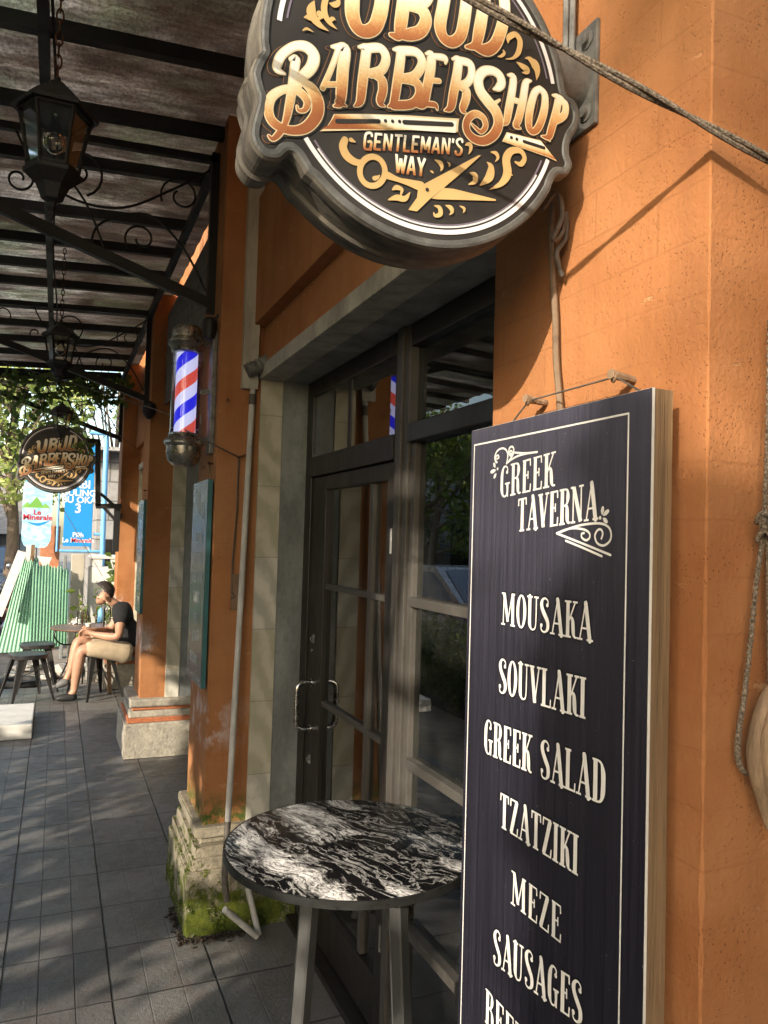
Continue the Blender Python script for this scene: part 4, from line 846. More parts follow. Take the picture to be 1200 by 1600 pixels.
def make_board(label, y0, ztop, X, k, face, edge, wire=True, hb=.777):
    # y0: near edge; k: size against the nearest board
    R = thing('menu_board', label, 'menu board', (X, y0+.18*k, ztop), 'dark taverna menu boards')
    Y = lambda u: y0+((-u)-.598)*k
    Zf = lambda v: ztop+(v-1.762)*k
    F = lambda u, v, h: Vector((X-.0004-h*k, Y(u), Zf(v)))
    ya, yb, za, zb = y0, y0+.362*k, ztop-hb*k, ztop
    m = MB(); m.box(X, X+.0012, ya, yb, za, zb); p = m.build('panel', face, R)
    m = MB(); m.box(X+.00125, X+.0042, ya-.0006, yb+.0006, za-.0006, zb+.0006); m.build('panel_core', M['white_paint'] if edge is M['wood'] else edge, R)
    m = MB(); d = .024 if edge is M['wood'] else .016
    for q in ((ya, ya+.03, za, zb), (yb-.03, yb, za, zb), (ya+.03, yb-.03, zb-.03, zb), (ya+.03, yb-.03, za, za+.03)): m.box(X+.0043, X+.0043+d, *q)
    m.build('edge_frame', edge, R)
    m = MB()
    for v in (.1, .37, .64, .74):
        for yy in (ya+.07, yb-.1): m.box(X+.0045+d, BX-.0005, yy, yy+.04, za+v*k, za+v*k+.03)
    m.build('spacer_block', M['oldwood'], R)
    m = MB(); m.h = .0002; E0, E1 = PB(742,695), PB(983,647)
    u0, u1, vt, vb = E0[0], E1[0], (E0[1]+E1[1])/2, 1.762-hb+.025
    for a_, b_ in (((u0, vt), (u1, vt)), ((u1, vt), (u1, vb)), ((u1, vb), (u0, vb)), ((u0, vb), (u0, vt))): m.stroke([a_, b_], .0022, F, smooth=False)
    m.build('border_line', M['white_ink'], p)
    for t, A, Bp, top in TEXTS:
        H = top[1]-A[1]
        bk = MB(); bk.h = .0001; m = MB(); m.h = .00022
        set_text(bk, t, SLAB, A, Bp, H, .1, F, extra=.0042); set_text(m, t, SLAB, A, Bp, H, .1, F)
        if wire: bk.build('letter_shadow', M['black_ink'], p)
        m.build('lettering', M['white_ink'] if wire else M['etch_w'], p)
    # heading on a rising line, with its flourishes
    for t, A, Bp, top in (('GREEK', c5(188,548), c5(577,462), c5(205,322)), ('TAVERNA', c5(318,790), c5(885,702), c5(306,555))):
        m = MB(); m.h = .00022; set_text(m, t, SLAB, A, Bp, (top[1]-A[1])*1.0, .1, F); m.build('lettering', M['white_ink'] if wire else M['etch_w'], p)
    m = MB(); m.h = .00022
    w = .0026
    for pts in ([(170,262), (185,255), (180,238), (165,245), (160,270), (172,288), (190,280), (196,250)][:6], [(165,290), (155,250), (175,205), (210,187), (238,200), (250,240), (240,297)], [(240,297), (280,265), (330,240), (400,222), (462,214)], [(300,218), (380,222), (460,214)],
                [(272,228), (262,222), (268,206), (280,210), (280,225), (268,240), (256,220), (262,185), (280,175), (292,190), (290,225), (270,260), (242,297)],
                [(602,800), (760,745), (900,728), (970,750), (995,800), (985,855), (940,888), (895,870), (878,820), (895,780), (920,772), (935,800), (925,838)], [(602,800), (700,765), (790,770), (835,795), (840,830), (815,850), (785,832), (782,805), (800,798)],
                [(602,800), (800,878), (992,957)], [(668,853), (800,908), (928,965)]):
        m.stroke([c5(*q) for q in pts], w, F)
    for (x, y), (x2, y2), s in (((150,300), (158,322), 9), ((130,358), (160,345), 13), ((152,395), (165,372), 10), ((176,335), (177,336), 9), ((935,618), (930,660), 13), ((972,640), (940,668), 13), ((962,716), (940,694), 13), ((916,688), (917,689), 11)):
        a, b = c5(x, y), c5(x2, y2); m.stroke([(*a, w*1.6), ((a[0]+b[0])/2, (a[1]+b[1])/2, w*2.0), (*b, w*.8)], w, F)
    m.build('flourish', M['white_ink'] if wire else M['etch_w'], p)
    m = MB(); hk = MB()
    h1, h2 = (BX-.03, y0+.085*k, ztop+.030*k), (BX-.03, y0+.255*k, ztop+.030*k)
    pts = [(X+.02, y0+.012, ztop-.01), h1, h2, (X+.02, yb-.05, ztop-.01)] if wire else [(X+.02, y0+.10, ztop), (BX-.015, y0+.05, ztop+.07), (X+.02, y0+.03, ztop)]
    m.tube(pts, .0013, 5); m.build('hanging_wire', M['darkflex'], R)
    for h in ((h1, h2) if wire else (pts[1],)):
        hk = MB(); hk.tube([(BX+.004, h[1]+.004, h[2]), (BX-.012, h[1], h[2]), (h[0]-.008, h[1]-.002, h[2]+.002)], [.0045, .0045, .006], 8)
        hk.tube([(h[0]+.003*math.cos(a)-.002, h[1]+.006*math.cos(a), h[2]+.006*math.sin(a)) for a in np.linspace(0, 6, 12)], .0018, 5)
        hk.build('hook', M['rust'] if not wire else M['driftwood'], R, True)
    return R
M['etch_w'] = paint('faded_board_ink', (.74,.75,.72), .6)
make_board('nearest black Greek taverna menu board with bare wood edge on the sunlit wall', .598, 1.762, BFX, 1.0, M['board'], M['wood'], True, .87)
make_board('grey sheened menu board with teal edge on the pillar below the barber pole', 3.215, 1.838, .572, 1.0, M['board_far'], M['teal'], False, .87)
make_board('narrow far menu board seen edge on at the second mossless pillar', 5.83, 1.852, .578, .96, M['board_far'], M['teal'], False, .87)

# ---------------------------------------------------------------- ropes, pipes and fixings on the walls
def twist(a, b, sag, r, turns, n=120, off=.0036):
    A, Bv = Vector(a), Vector(b); out = ([], [])
    d = (Bv-A).normalized(); x = d.orthogonal().normalized(); y = d.cross(x)
    for i in range(n):
        t = i/(n-1); p = A.lerp(Bv, t)+Vector((0, 0, -sag*4*t*(1-t)))
        for s in (0, 1):
            q = turns*2*PI*t+s*PI; out[s].append(p+x*off*math.cos(q)+y*off*math.sin(q))
    return out
e0, e1 = Vector((.647,.549,1.998)), Vector((.323,.584,2.085)); d = (e0-e1)
pA, pB = e0+d*.55, e1-d*6.0
m = MB()
for s in twist(pA, pB, 0, .0045, 9, 260, .0026): m.tube(s, .0026, 7)
tag(m.build('guy_rope', M['rope'], None, True), 'doubled grey rope crossing in front of the large round sign', 'rope')
m = MB(); m.tube([(pB.x, pB.y, -.235), (pB.x, pB.y, pB.z+.1)], [.04, .03], 12); m.tube([(pB.x-.035, pB.y, pB.z), (pB.x+.035, pB.y, pB.z)], .012, 8)
tag(m.build('rope_post', M['oldwood'], None, True), 'weathered timber kerb post that holds the guy rope', 'post')
RW = thing('wall_rope', 'knotted twisted rope hanging down the sunlit wall at the right edge', 'rope', onY(1195, 820, .56))
m = MB(); P = [onY(*p, .560) for p in ((1203,500), (1201,600), (1199,700), (1195,790), (1193,830), (1183,900), (1173,1000), (1163,1090), (1155,1140), (1153,1180), (1160,1203), (1172,1209), (1190,1200))]
c = catmull(P, 10); L_ = [0]
for i in range(1, len(c)): L_.append(L_[-1]+(Vector(c[i])-Vector(c[i-1])).length)
for s in range(3):
    pts = [Vector(p)+Vector((math.cos(l*420+s*2.094), math.sin(l*420+s*2.094)*.9, 0))*.0015 for p, l in zip(c, L_)]
    m.tube(pts, .0018, 6)
m.build('strand', M['rope'], RW, True)
m = MB(); q = onY(1196, 822, .553)
for k in range(4): m.tube([(q.x+.009*math.cos(a)*(1+.1*k), q.y+.006*math.sin(a*1.0+k), q.z-.010+k*.006+.005*math.sin(a*2+k)) for a in np.linspace(0, 2*PI, 18)], .0024, 6, True)
m.build('knot', M['rope'], RW, True)
m = MB(); m.tube(catmull([onY(*p, .556) for p in ((1201,820), (1203,900), (1204,1000), (1206,1130))], 8), .004, 7); m.build('strand', M['rope'], RW, True)
m = MB(); P = [onY(*p, .545) for p in ((1226,1060), (1203,1085), (1190,1120), (1183,1165), (1184,1200), (1192,1245), (1201,1295))]
m.tube(catmull(P, 8), list(np.interp(np.linspace(0, 1, 49), [0, .3, .55, .75, 1], [.006, .008, .010, .009, .003])), 12)
m.tube(catmull([onY(*p, .535) for p in ((1226,1080), (1208,1130), (1202,1190), (1210,1260))], 6), list(np.interp(np.linspace(0, 1, 19), [0, .5, 1], [.006, .011, .005])), 10)
tag(m.build('driftwood', M['driftwood'], None, True), 'smooth curved driftwood piece tied to the rope at the right edge', 'driftwood')
m = MB(); m.tube(catmull([onX(*p, .590) for p in ((866,300), (862,360), (864,430), (868,500), (869,560), (873,610), (876,650), (880,760))], 6), .0044, 8)
tag(m.build('cable_conduit', M['conduit'], None, True), 'thin grey cable conduit running down the wall below the large sign', 'conduit')
for px, lb in ((884, 'left one of two thin steel rods above the sign arm'), (894, 'right one of two thin steel rods above the sign arm')):
    m = MB(); a = onX(px, 62, .588); m.tube([(.588, a.y, 2.20), (.588, a.y, 3.2)], .0042, 8); tag(m.build('steel_rod', M['zinc'], None, True), lb, 'rod', 'steel rods above the sign')
m = MB(); m.bbox(.690, .757, 3.163, 3.199, 2.262, 3.6, .003); m.bbox(.690, .757, 3.160, 3.199, 2.225, 2.262, .003)
tag(m.build('cable_trunking', M['trunk']), 'grimy white vertical cable trunking on the orange pillar beside the door', 'trunking')
m = MB(); P = [onY(*p, 3.145) for p in ((386,580), (400,574), (420,564), (440,553), (449,548))]
c = catmull(P, 8); m.tube(c, [.030+.003*math.sin(i*2.1)+(.006 if i > 24 else 0)+random.uniform(-.003,.003) for i in range(len(c))], 14)
tag(m.build('torn_duct', M['zinc'], None, True), 'torn grey flexible duct stub sticking out beside the trunking', 'duct')
PP = thing('drain_pipe', 'thin dirty white pipe leaning down the pillar to the mossy plinth', 'pipe', (.72, 3.15, 0))
a, b = onY(396, 590, 3.178), onY(356, 1283, 3.085)
m = MB(); m.tube([a, a.lerp(b, .5)+Vector((0, -.004, 0)), b], .0125, 12); m.build('pipe', M['white_pvc'], PP, True)
m = MB(); m.tube(catmull([b, onY(353, 1330, 3.055), onY(351, 1375, 3.045), onY(355, 1408, 3.045)], 6), .0125, 10); m.build('hose', M['darkflex'], PP, True); m = MB(); m.tube([a+Vector((0,0,.01)), a+Vector((.012, 0, .10))], .012, 10)
m.build('hose', M['darkflex'], PP, True); q = a.lerp(b, .04); m = MB(); m.tube([q, a.lerp(b, .065)], .0145, 10); m.build('pipe_collar', M['darkflex'], PP, True)
a, b = onZ(401, 1463, .02), onY(351, 1421, 2.97)
m = MB(); m.tube([a, b], .0125, 12); tag(m.build('broken_pipe', M['white_pvc'], None, True), 'short broken white pipe lying slanted on the floor by the mossy plinth', 'pipe')
a, b = onZ(404, 1460, .012), onY(387, 1386, 3.05)
m = MB(); m.tube([a, a.lerp(b, .5), b], [.013, .012, .012], 12); tag(m.build('broken_pipe', M['white_pvc'], None, True), 'short white pipe stub standing up from the floor behind the table', 'pipe')
# cleat and its cord on the first pillar
CL = thing('cord_cleat', 'small wooden cleat with a taut dark cord hooked on the pillar beside the white pipe', 'cleat', onY(366, 930, 3.19))
a, b = onY(368, 897, 3.188), onY(364, 953, 3.188); m = MB(); m.bbox(a.x-.016, a.x+.014, 3.172, 3.199, b.z, a.z, .005); m.build('block', M['oldwood'], CL)
h = onY(373, 714, 3.185); m = MB(); m.tube([h, onY(370, 800, 3.19), onY(363, 880, 3.19), onY(362, 925, 3.168), onY(367, 932, 3.168), onY(361, 936, 3.17)], .0032, 6); m.build('cord', M['darkflex'], CL)
m = MB(); m.tube([(h.x, 3.21, h.z), (h.x, 3.172, h.z), (h.x+.02, 3.168, h.z+.006)], .004, 6); m.tube([(h.x, 3.18, h.z), (h.x+.03, 3.175, h.z+.012)], .003, 5); m.build('hook', M['rust'], CL)
m = MB(); e = onY(0, 565, 8.6); m.tube(catmull([h, onY(290, 672, 3.35)*1.0, onY(232, 636, 5.2), e], 8), .0035, 6)
tag(m.build('stay_cord', M['darkflex'], None, True), 'long dark cord running from the pillar hook under the canopy', 'cord')
for (x, y, pl) in ((356, 624, 3.19), (318, 728, 3.19)):
    q = onY(x, y, pl); m = MB(); m.tube([(q.x, 3.21, q.z), (q.x, 3.185, q.z)], .003, 5); m.tube([(q.x+.006*math.cos(a), 3.183, q.z-.006+.006*math.sin(a)) for a in np.linspace(0, 6, 10)], .0016, 5)
    tag(m.build('eye_hook', M['rust'], None), 'tiny rusty eye hook in the pillar ' + ('under the trunking' if x == 356 else 'above the teal edged board'), 'hook')

# ---------------------------------------------------------------- bar table by the door
TB = thing('bar_table', 'round black and white marbled bar table with splayed grey steel legs', 'table', (.5635, 1.437, 0))
m = MB(); m.lathe([(.0, .984), (.244, .984), (.2465, .986), (.2465, .9985), (.2445, 1.0), (.0, 1.0)], (.5635, 1.437, 0), 96); m.build('tabletop', M['marble'], TB, True)
m = MB(); m.lathe([(.2466, .9845), (.2492, .9845), (.2492, .9992), (.2466, .9992)], (.5635, 1.437, 0), 96); m.build('edge_band', M['edge_band'], TB, True)
for a in TABLE_LEGS if 'TABLE_LEGS' in globals() else (213, 296, 20, 110):
    ca, sa = math.cos(math.radians(a)), math.sin(math.radians(a)); m = MB()
    m.bar((.5635+.12*ca, 1.437+.12*sa, .983), (.5635+.20*ca, 1.437+.20*sa, .006), .027, .027, (sa, -ca, 0), .003)
    lg = m.build('leg', M['leg_metal'], TB)
m = MB(); m.bbox(.46, .667, 1.334, 1.54, .972, .9835, .003); m.build('mounting_plate', M['leg_metal'], TB)
# ---------------------------------------------------------------- the far end: stools, cafe table, sitter
def stool(label, x, y, rot, h=.44, name='metal_stool', group='metal stools by the cafe table'):
    t = thing(name, label, 'stool', (x, y, 0), group)
    cr, sr = math.cos(rot), math.sin(rot)
    def W(u, v, z): return Vector((x+u*cr-v*sr, y+u*sr+v*cr, z))
    m = MB(); n = 24
    def ring(r, z): return [W(math.copysign(abs(math.cos(a))**.6, math.cos(a))*r, math.copysign(abs(math.sin(a))**.6, math.sin(a))*r, z) for a in [2*PI*k/n for k in range(n)]]
    R_ = [ring(.150, h-.045), ring(.158, h-.04), ring(.162, h-.006), ring(.152, h), ring(.12, h-.004), ring(.001, h-.007)]
    m.add([p for r in R_ for p in r], [[i*n+k, i*n+(k+1) % n, (i+1)*n+(k+1) % n, (i+1)*n+k] for i in range(len(R_)-1) for k in range(n)]); m.build('seat', M['stool'], t, True)
    for u, v in ((-1,-1), (1,-1), (1,1), (-1,1)):
        m = MB(); a = W(u*.118, v*.118, h-.03); b = W(u*.195, v*.195, .002); tx = W(u*.118-u*.055, v*.118, h-.03)-a; ty = W(u*.118, v*.118-v*.055, h-.03)-a
        for d in (tx, ty):
            q = [a, a+d, b+d*.32, b]; k = ty if d is tx else tx; k = k.normalized()*.004; vs = q+[p+k for p in q]
            m.add(vs, [(0,1,2,3), (7,6,5,4), (0,4,5,1), (1,5,6,2), (2,6,7,3), (3,7,4,0)])
        m.build('leg', M['stool'], t)
    m = MB()
    for (u, v), (u2, v2) in (((-1,-1), (1,1)), ((1,-1), (-1,1))): m.bar(W(u*.15, v*.15, .24), W(u2*.15, v2*.15, .245), .012, .004)
    m.build('cross_brace', M['stool'], t); return t
stool('nearer scuffed metal stool at the left edge of the walkway', -.20, 8.03, .35)
stool('metal stool standing just behind the other empty stool', -.13, 8.50, .1, .47)
stool('metal stool under the sitting man in khaki shorts', .40, 8.00, .5, .455)
m = MB(); ct = thing('cafe_table', 'round brown cafe table on thin bent rod legs beside the sitting man', 'table', (*onZ(134, 979, .64)[:2], 0)); tx, ty = ct.location.x, ct.location.y
m.lathe([(.0, .622), (.325, .622), (.335, .63), (.335, .64), (.0, .641)], (tx, ty, 0), 48); m.build('tabletop', simple('brown_table_laminate', (.17,.095,.06), .35, 0, .3, 12, .05), ct, True)
for a in (200, 250, 330, 90):
    m = MB(); c, s = math.cos(math.radians(a)), math.sin(math.radians(a))
    m.tube(catmull([(tx+.30*c, ty+.30*s, .622), (tx+.31*c, ty+.31*s, .56), (tx+.24*c, ty+.24*s, .48), (tx+.10*c, ty+.10*s, .46), (tx+.12*c, ty+.12*s, .40), (tx+.30*c, ty+.30*s, .005)], 6), .008, 7); m.build('leg', M['black_metal'], ct, True)
def on_table(name, label, cat, px, y, mb, mat, grp=None):
    o = mb.build(name, mat, None, True); p = onZ(px, y, .6415); o.location = p; return tag(o, label, cat, grp)
g = MB(); g.lathe([(.03, 0), (.034, .13), (.031, .13), (.027, .008), (.0, .007)], (0,0,0), 18)
on_table('drinking_glass', 'left one of two clear tumblers on the cafe table', 'glass', 125, 976, g, M['clear'], 'tumblers on the cafe table'); on_table('drinking_glass', 'right one of two clear tumblers on the cafe table', 'glass', 131, 975, g, M['clear'], 'tumblers on the cafe table')
g = MB(); g.lathe([(.035, 0), (.038, .02), (.036, .1), (.038, .17), (.03, .2), (.013, .225), (.013, .24)], (0,0,0), 18); on_table('water_bottle', 'clear plastic water bottle close to the sitting man on the cafe table', 'bottle', 167, 979, g, M['clear'])
g = MB(); g.lathe([(.03, 0), (.03, .12), (.024, .135), (.012, .14), (.012, .155)], (0,0,0), 18); on_table('blue_bottle', 'small blue bottle standing on the cafe table', 'bottle', 157, 972, g, M['blue_pole'])
g = MB(); random.seed(3)
for k in range(26): g.leaf((random.gauss(0,.02), random.gauss(0,.02), .012+abs(random.gauss(0,.015))), .05)
on_table('crumpled_napkin', 'crumpled pale napkin on the cafe table', 'napkin', 118, 975, g, M['white_paint'])
g = MB(); g.lathe([(.022, 0), (.03, .035), (.027, .035), (.018, .006), (0, .005)], (0,0,0), 16); on_table('small_cup', 'small white cup on the cafe table by the man hands', 'cup', 138, 979, g, M['white_paint'])

def skin(name, mat, V, E, parent=None, sub=2, root=0):
    me = bpy.data.meshes.new(name); base = root_of(parent).location.copy() if parent else Vector((0,0,0))
    me.from_pydata([tuple(Vector(v[0])-base) for v in V], E, []); o = bpy.data.objects.new(name, me); C.objects.link(o)
    if parent: o.parent = parent
    me.materials.append(mat); md = o.modifiers.new('skin', 'SKIN'); md.use_smooth_shade = True; md.branch_smoothing = .4
    if not me.skin_vertices: me.attributes.new
    for i, v in enumerate(V):
        r = v[1]; me.skin_vertices[0].data[i].radius = r if hasattr(r, '__len__') else (r, r)
    me.skin_vertices[0].data[root].use_root = True
    sd = o.modifiers.new('sub', 'SUBSURF'); sd.levels = sd.render_levels = sub; return o
def K(x, y, Y): return onY(60+x/6.667, 880+y/6.667, Y)
pel = K(915, 915, 8.0)
PR = thing('person', 'sitting man in black T-shirt and khaki shorts looking down at a cafe table', 'person', (pel.x, 8.0, 0))
V = []; E = []
def chain(pts, start=None):
    prev = start
    for p, r in pts:
        V.append((p, r)); i = len(V)-1
        if prev is not None: E.append((prev, i))
        prev = i
    return prev
chain([(pel, .11), (K(945, 790, 8.0), .105), (K(915, 620, 8.0), .115), (K(850, 480, 8.0), .10)])
nk = chain([(K(805, 425, 8.0), .058), (K(747, 378, 8.0), .055)], 3)
hd = chain([(K(684, 314, 8.0), .082), (K(658, 286, 8.0), .070)], nk)
jw = chain([(K(656, 389, 8.0), .054), (K(658, 436, 8.0), .034)], nk+1); chain([(K(620, 349, 8.0), .046)], nk+1); chain([(K(600, 402, 8.0), .013)], jw-1)
for sgn, yy in ((-1, 7.79), (1, 8.21)):
    sh = chain([(K(865, 490, 8.0+sgn*.10), .075), (K(870, 520, yy), .062)], 3)
    if sgn < 0: wr = chain([(K(850, 650, 7.76), .050), (K(838, 765, 7.76), .043), (K(760, 770, 7.79), .043), (K(600, 745, 7.87), .029), (K(545, 725, 7.89), .026)], sh); hb, fy = (505, 712), 7.90
    else: wr = chain([(K(800, 620, 8.2), .048), (K(730, 700, 8.19), .042), (K(640, 700, 8.1), .036), (K(590, 695, 8.04), .028), (K(550, 700, 8.01), .026)], sh); hb, fy = (515, 700), 7.99
    pm = chain([(K(hb[0], hb[1], fy), (.030, .020))], wr)
    for f in range(4): chain([(K(hb[0]-40, hb[1]-14+f*16, fy-.015+f*.010), .0095), (K(hb[0]-72, hb[1]+2+f*14, fy-.012+f*.010), .0085), (K(hb[0]-82, hb[1]+26+f*10, fy-.008+f*.008), .007)], pm)
    chain([(K(hb[0]-20, hb[1]-34, fy+.01), .0105), (K(hb[0]-52, hb[1]-40, fy+.012), .009)], pm)
for sgn, pts in ((-1, [(K(880, 930, 7.88), .095), (K(650, 905, 7.86), .082), (K(455, 900, 7.86), .062), (K(435, 945, 7.86), .058), (K(412, 1080, 7.87), .056), (K(385, 1230, 7.87), .042), (K(372, 1335, 7.87), .036), (K(330, 1385, 7.86), .034), (K(210, 1412, 7.86), .026)]),
                 (1, [(K(880, 900, 8.1), .095), (K(650, 850, 8.06), .080), (K(440, 800, 8.01), .060), (K(405, 830, 8.0), .056), (K(375, 980, 7.99), .054), (K(335, 1110, 7.98), .040), (K(312, 1185, 7.97), .034), (K(270, 1235, 7.97), .032), (K(195, 1275, 7.97), .024)])):
    chain(pts, 0)
skin('body', M['skin'], V, E, PR)
def piece(name, mat, pts_list, root=0, sub=2):
    global V, E
    V = []; E = []
    for st, pts in pts_list: chain(pts, st)
    return skin(name, mat, V, E, PR, sub, root)
piece('shirt', M['shirt'], [(None, [(K(950, 880, 8.0), (.14,.13)), (K(960, 780, 8.0), (.148,.13)), (K(925, 610, 8.0), (.150,.135)), (K(862, 500, 8.0), (.135,.11)), (K(815, 430, 8.0), .068)]),
    (3, [(K(868, 505, 7.86), .10), (K(872, 540, 7.78), .084), (K(838, 672, 7.77), .070)]), (3, [(K(868, 505, 8.14), .10), (K(872, 530, 8.2), .08), (K(800, 640, 8.2), .066)])])
piece('shorts', M['shorts'], [(None, [(K(950, 925, 8.0), (.125,.13))]), (0, [(K(880, 925, 7.89), .108), (K(680, 900, 7.865), .096), (K(470, 890, 7.86), .075)]), (0, [(K(880, 900, 8.1), .106), (K(680, 850, 8.065), .094), (K(490, 808, 8.03), .075)])])
hc = K(682, 292, 8.0); m = MB(); bm = bmesh.new(); bmesh.ops.create_uvsphere(bm, u_segments=28, v_segments=18, radius=1)
for v in list(bm.verts):
    p = v.co; keep = p.z > -.02-1.05*p.x and not (p.x < -.6 and p.z < .36)
    v.co = Vector((hc.x+p.x*.105, 8.0+p.y*.093, hc.z+p.z*.100))*1.0
    if not keep: bm.verts.remove(v)
bm.verts.index_update(); m.add([v.co+Vector((random.uniform(-.004,.004), random.uniform(-.004,.004), random.uniform(-.004,.004))) for v in bm.verts], [[v.index for v in f.verts] for f in bm.faces]); bm.free(); hr = m.build('hair', M['hair'], PR, True)
sd = hr.modifiers.new('thick', 'SOLIDIFY'); sd.thickness = .012
m = MB(); c = K(690, 359, 7.922); m.lathe([(.004, -.012), (.02, -.008), (.024, 0), (.018, .006), (.01, .002)], c, 12, 'Y', 0, .7, 1.25); m.build('ear', M['skin'], PR, True)
m = MB(); c = K(623, 369, 7.955); m.lathe([(.0005, -.003), (.012, 0), (.0005, .004)], c, 10, 'Y', 0, 1, .35); c = K(636, 429, 7.97); m.lathe([(.0005, -.003), (.014, 0), (.0005, .004)], c, 10, 'Y', 0, 1, .3); m.build('eye_and_mouth', M['hair'], PR)
piece('clog', M['crocb'], [(None, [(K(410, 1390, 7.86), (.042,.036)), (K(330, 1392, 7.86), (.046,.044)), (K(240, 1402, 7.86), (.046,.036)), (K(170, 1415, 7.86), (.034,.022))])])
piece('clog', M['croc'], [(None, [(K(325, 1215, 7.97), (.042,.038)), (K(280, 1235, 7.97), (.046,.046)), (K(220, 1265, 7.97), (.046,.038)), (K(175, 1290, 7.97), (.034,.024))])])
m = MB()
for k in range(6): m.disc(225+(k % 3)*28, 1245+(k//3)*26-(k % 3)*9, 7, lambda u, v, h: K(u, v, 7.915-h), None, 8)
# bench and crate behind the sitter
bn = thing('wooden_bench', 'brown wooden bench end behind the sitting man by the far pillar', 'bench', (.62, 8.25, 0))
m = MB(); m.bbox(.50, .90, 8.10, 8.40, .40, .43, .004); m.build('seat', M['oldwood'], bn)
for x, y in ((.53, 8.13), (.86, 8.13), (.53, 8.36), (.86, 8.36)): m = MB(); m.bar((x, y, .4), (x+.02, y, .004), .04, .04); m.build('leg', M['oldwood'], bn)
m = MB(); m.bbox(.36, .56, 8.95, 9.25, -.03, .36, .012); m.bbox(.345, .575, 8.935, 9.265, .36, .385, .006); tag(m.build('storage_box', M['concrete']), 'grey lidded box on the ground behind the sitting man', 'box')
# rubble
random.seed(11)
spots = [((100, 1035), 9.3, .16), ((112, 1030), 9.5, .12), ((75, 1045), 9.2, .10), ((88, 1050), 9.4, .08), ((20, 1040), 9.4, .09), ((35, 1032), 9.8, .11), ((135, 1050), 9.6, .10), ((150, 1045), 9.9, .12), ((62, 1028), 10.0, .10)]
words = ['largest flat pale', 'angular pale', 'low broken', 'smallest grey', 'left edge pale', 'rough squarish', 'dusty slanted', 'tall broken', 'flat grey']
places = ['beside the cafe table foot', 'behind the cafe table', 'below the green sheet', 'between the stool and the table', 'behind the nearer stool', 'under the leaning green sheet', 'behind the sitting man shin', 'under the sitting man stool', 'at the foot of the green sheet']
for (p, Y, r), wd, pl in zip(spots, words, places):
    bm = bmesh.new(); bmesh.ops.create_icosphere(bm, subdivisions=2, radius=1); q = onY(*p, Y); ax = Vector((random.uniform(.8,1.4), random.uniform(.6,1.1), random.uniform(.4,.8)))
    for v in bm.verts:
        k = 1+random.uniform(-.22,.12); v.co = Vector((max(-.8, min(.8, v.co.x))*ax.x, max(-.75, min(.75, v.co.y))*ax.y, max(-.7, min(.7, v.co.z))*ax.z))*r*k
    m = MB(); bm.verts.index_update(); m.add([v.co for v in bm.verts], [[v.index for v in f.verts] for f in bm.faces]); bm.free()
    o = m.build('rubble_chunk', M['rubble']); o.location = (q.x, Y, -.03+.45*r); o.rotation_euler = (random.uniform(-.3,.3), random.uniform(-.3,.3), random.uniform(0,3)); tag(o, wd+' rubble chunk '+pl, 'rubble', 'rubble chunks on the dusty ground')
m = MB(); q = onY(30, 1055, 8.9); m.lathe([(.14, .0), (.2, .0), (.215, .03), (.2, .075), (.14, .075), (.13, .04)], (q.x, 8.9, -.03), 30); tag(m.build('old_tyre', M['rubber'], None, True), 'dark old tyre lying on the ground behind the empty stools', 'tyre')
# corrugated sheets leaning on the post
def corr(name, label, c00, c10, c11, c01, nc, amp):           # bottom-left, bottom-right, top-right, top-left
    a, b, c, d = map(Vector, (c00, c10, c11, c01)); m = MB(); nx, nz = nc*8, 6; nrm = (b-a).cross(d-a).normalized(); vs = []; random.seed(5)
    for j in range(nz+1):
        for i in range(nx+1):
            u, v = i/nx, j/nz; p = a.lerp(b, u).lerp(d.lerp(c, u), v)+nrm*(amp*math.sin(u*nc*2*PI))
            if j == nz: p.z += .012*math.sin(i*.7)+(.02 if (i//11) % 3 == 0 else 0)
            vs.append(p)
    w = nx+1; n = len(vs)
    m.add(vs+[p-nrm*.002 for p in vs], [[j*w+i, j*w+i+1, (j+1)*w+i+1, (j+1)*w+i] for j in range(nz) for i in range(nx)]+[[n+j*w+i, n+(j+1)*w+i, n+(j+1)*w+i+1, n+j*w+i+1] for j in range(nz) for i in range(nx)])
    return tag(m.build(name, M['mint'], None, True), label, 'corrugated sheet', 'mint green corrugated sheets')
corr('corrugated_sheet', 'upright mint green corrugated sheet against the pale post', onY(46, 1022, 9.75), onY(104, 1006, 9.95), onY(108, 890, 10.15), onY(52, 881, 10.0), 12, .0042)
corr('corrugated_sheet', 'slanting mint green corrugated sheet leaning out to the left', onY(-6, 1020, 9.86), onY(52, 1018, 9.86), onY(60, 874, 10.10), onY(36, 868, 10.10), 9, .0042)
for (a, Ya), (b, Yb), w, t, mt, lb in ((((35, 862), 9.95), ((-4, 962), 9.75), .10, .02, 'white_paint', 'wide white plank leaning left of the green sheets'), (((45, 852), 10.1), ((43, 885), 10.1), .05, .02, 'white_paint', 'short white plank standing behind the slanting green sheet'), (((52, 851), 10.1), ((50, 884), 10.1), .04, .02, 'wood', 'narrow bare plank beside the short white one'), (((38, 862), 10.0), ((10, 950), 9.85), .03, .03, 'oldwood', 'thin grey batten beside the wide white plank')):
    m = MB(); m.bar(onY(*a, Ya), onY(*b, Yb), w, t, (0, 1, 0)); tag(m.build('plank', M[mt]), lb, 'plank')
m = MB(); a, b, c = onY(58, 869, 10.4), onY(81, 871, 10.4), onY(72, 893, 10.4); m.prism([(a.x, a.z), (b.x, b.z), (c.x, c.z)], lambda x, z: Vector((x, 10.4, z)), lambda x, z: Vector((x, 10.42, z))); tag(m.build('white_offcut', M['white_paint']), 'triangular white board offcut above the upright green sheet', 'board')
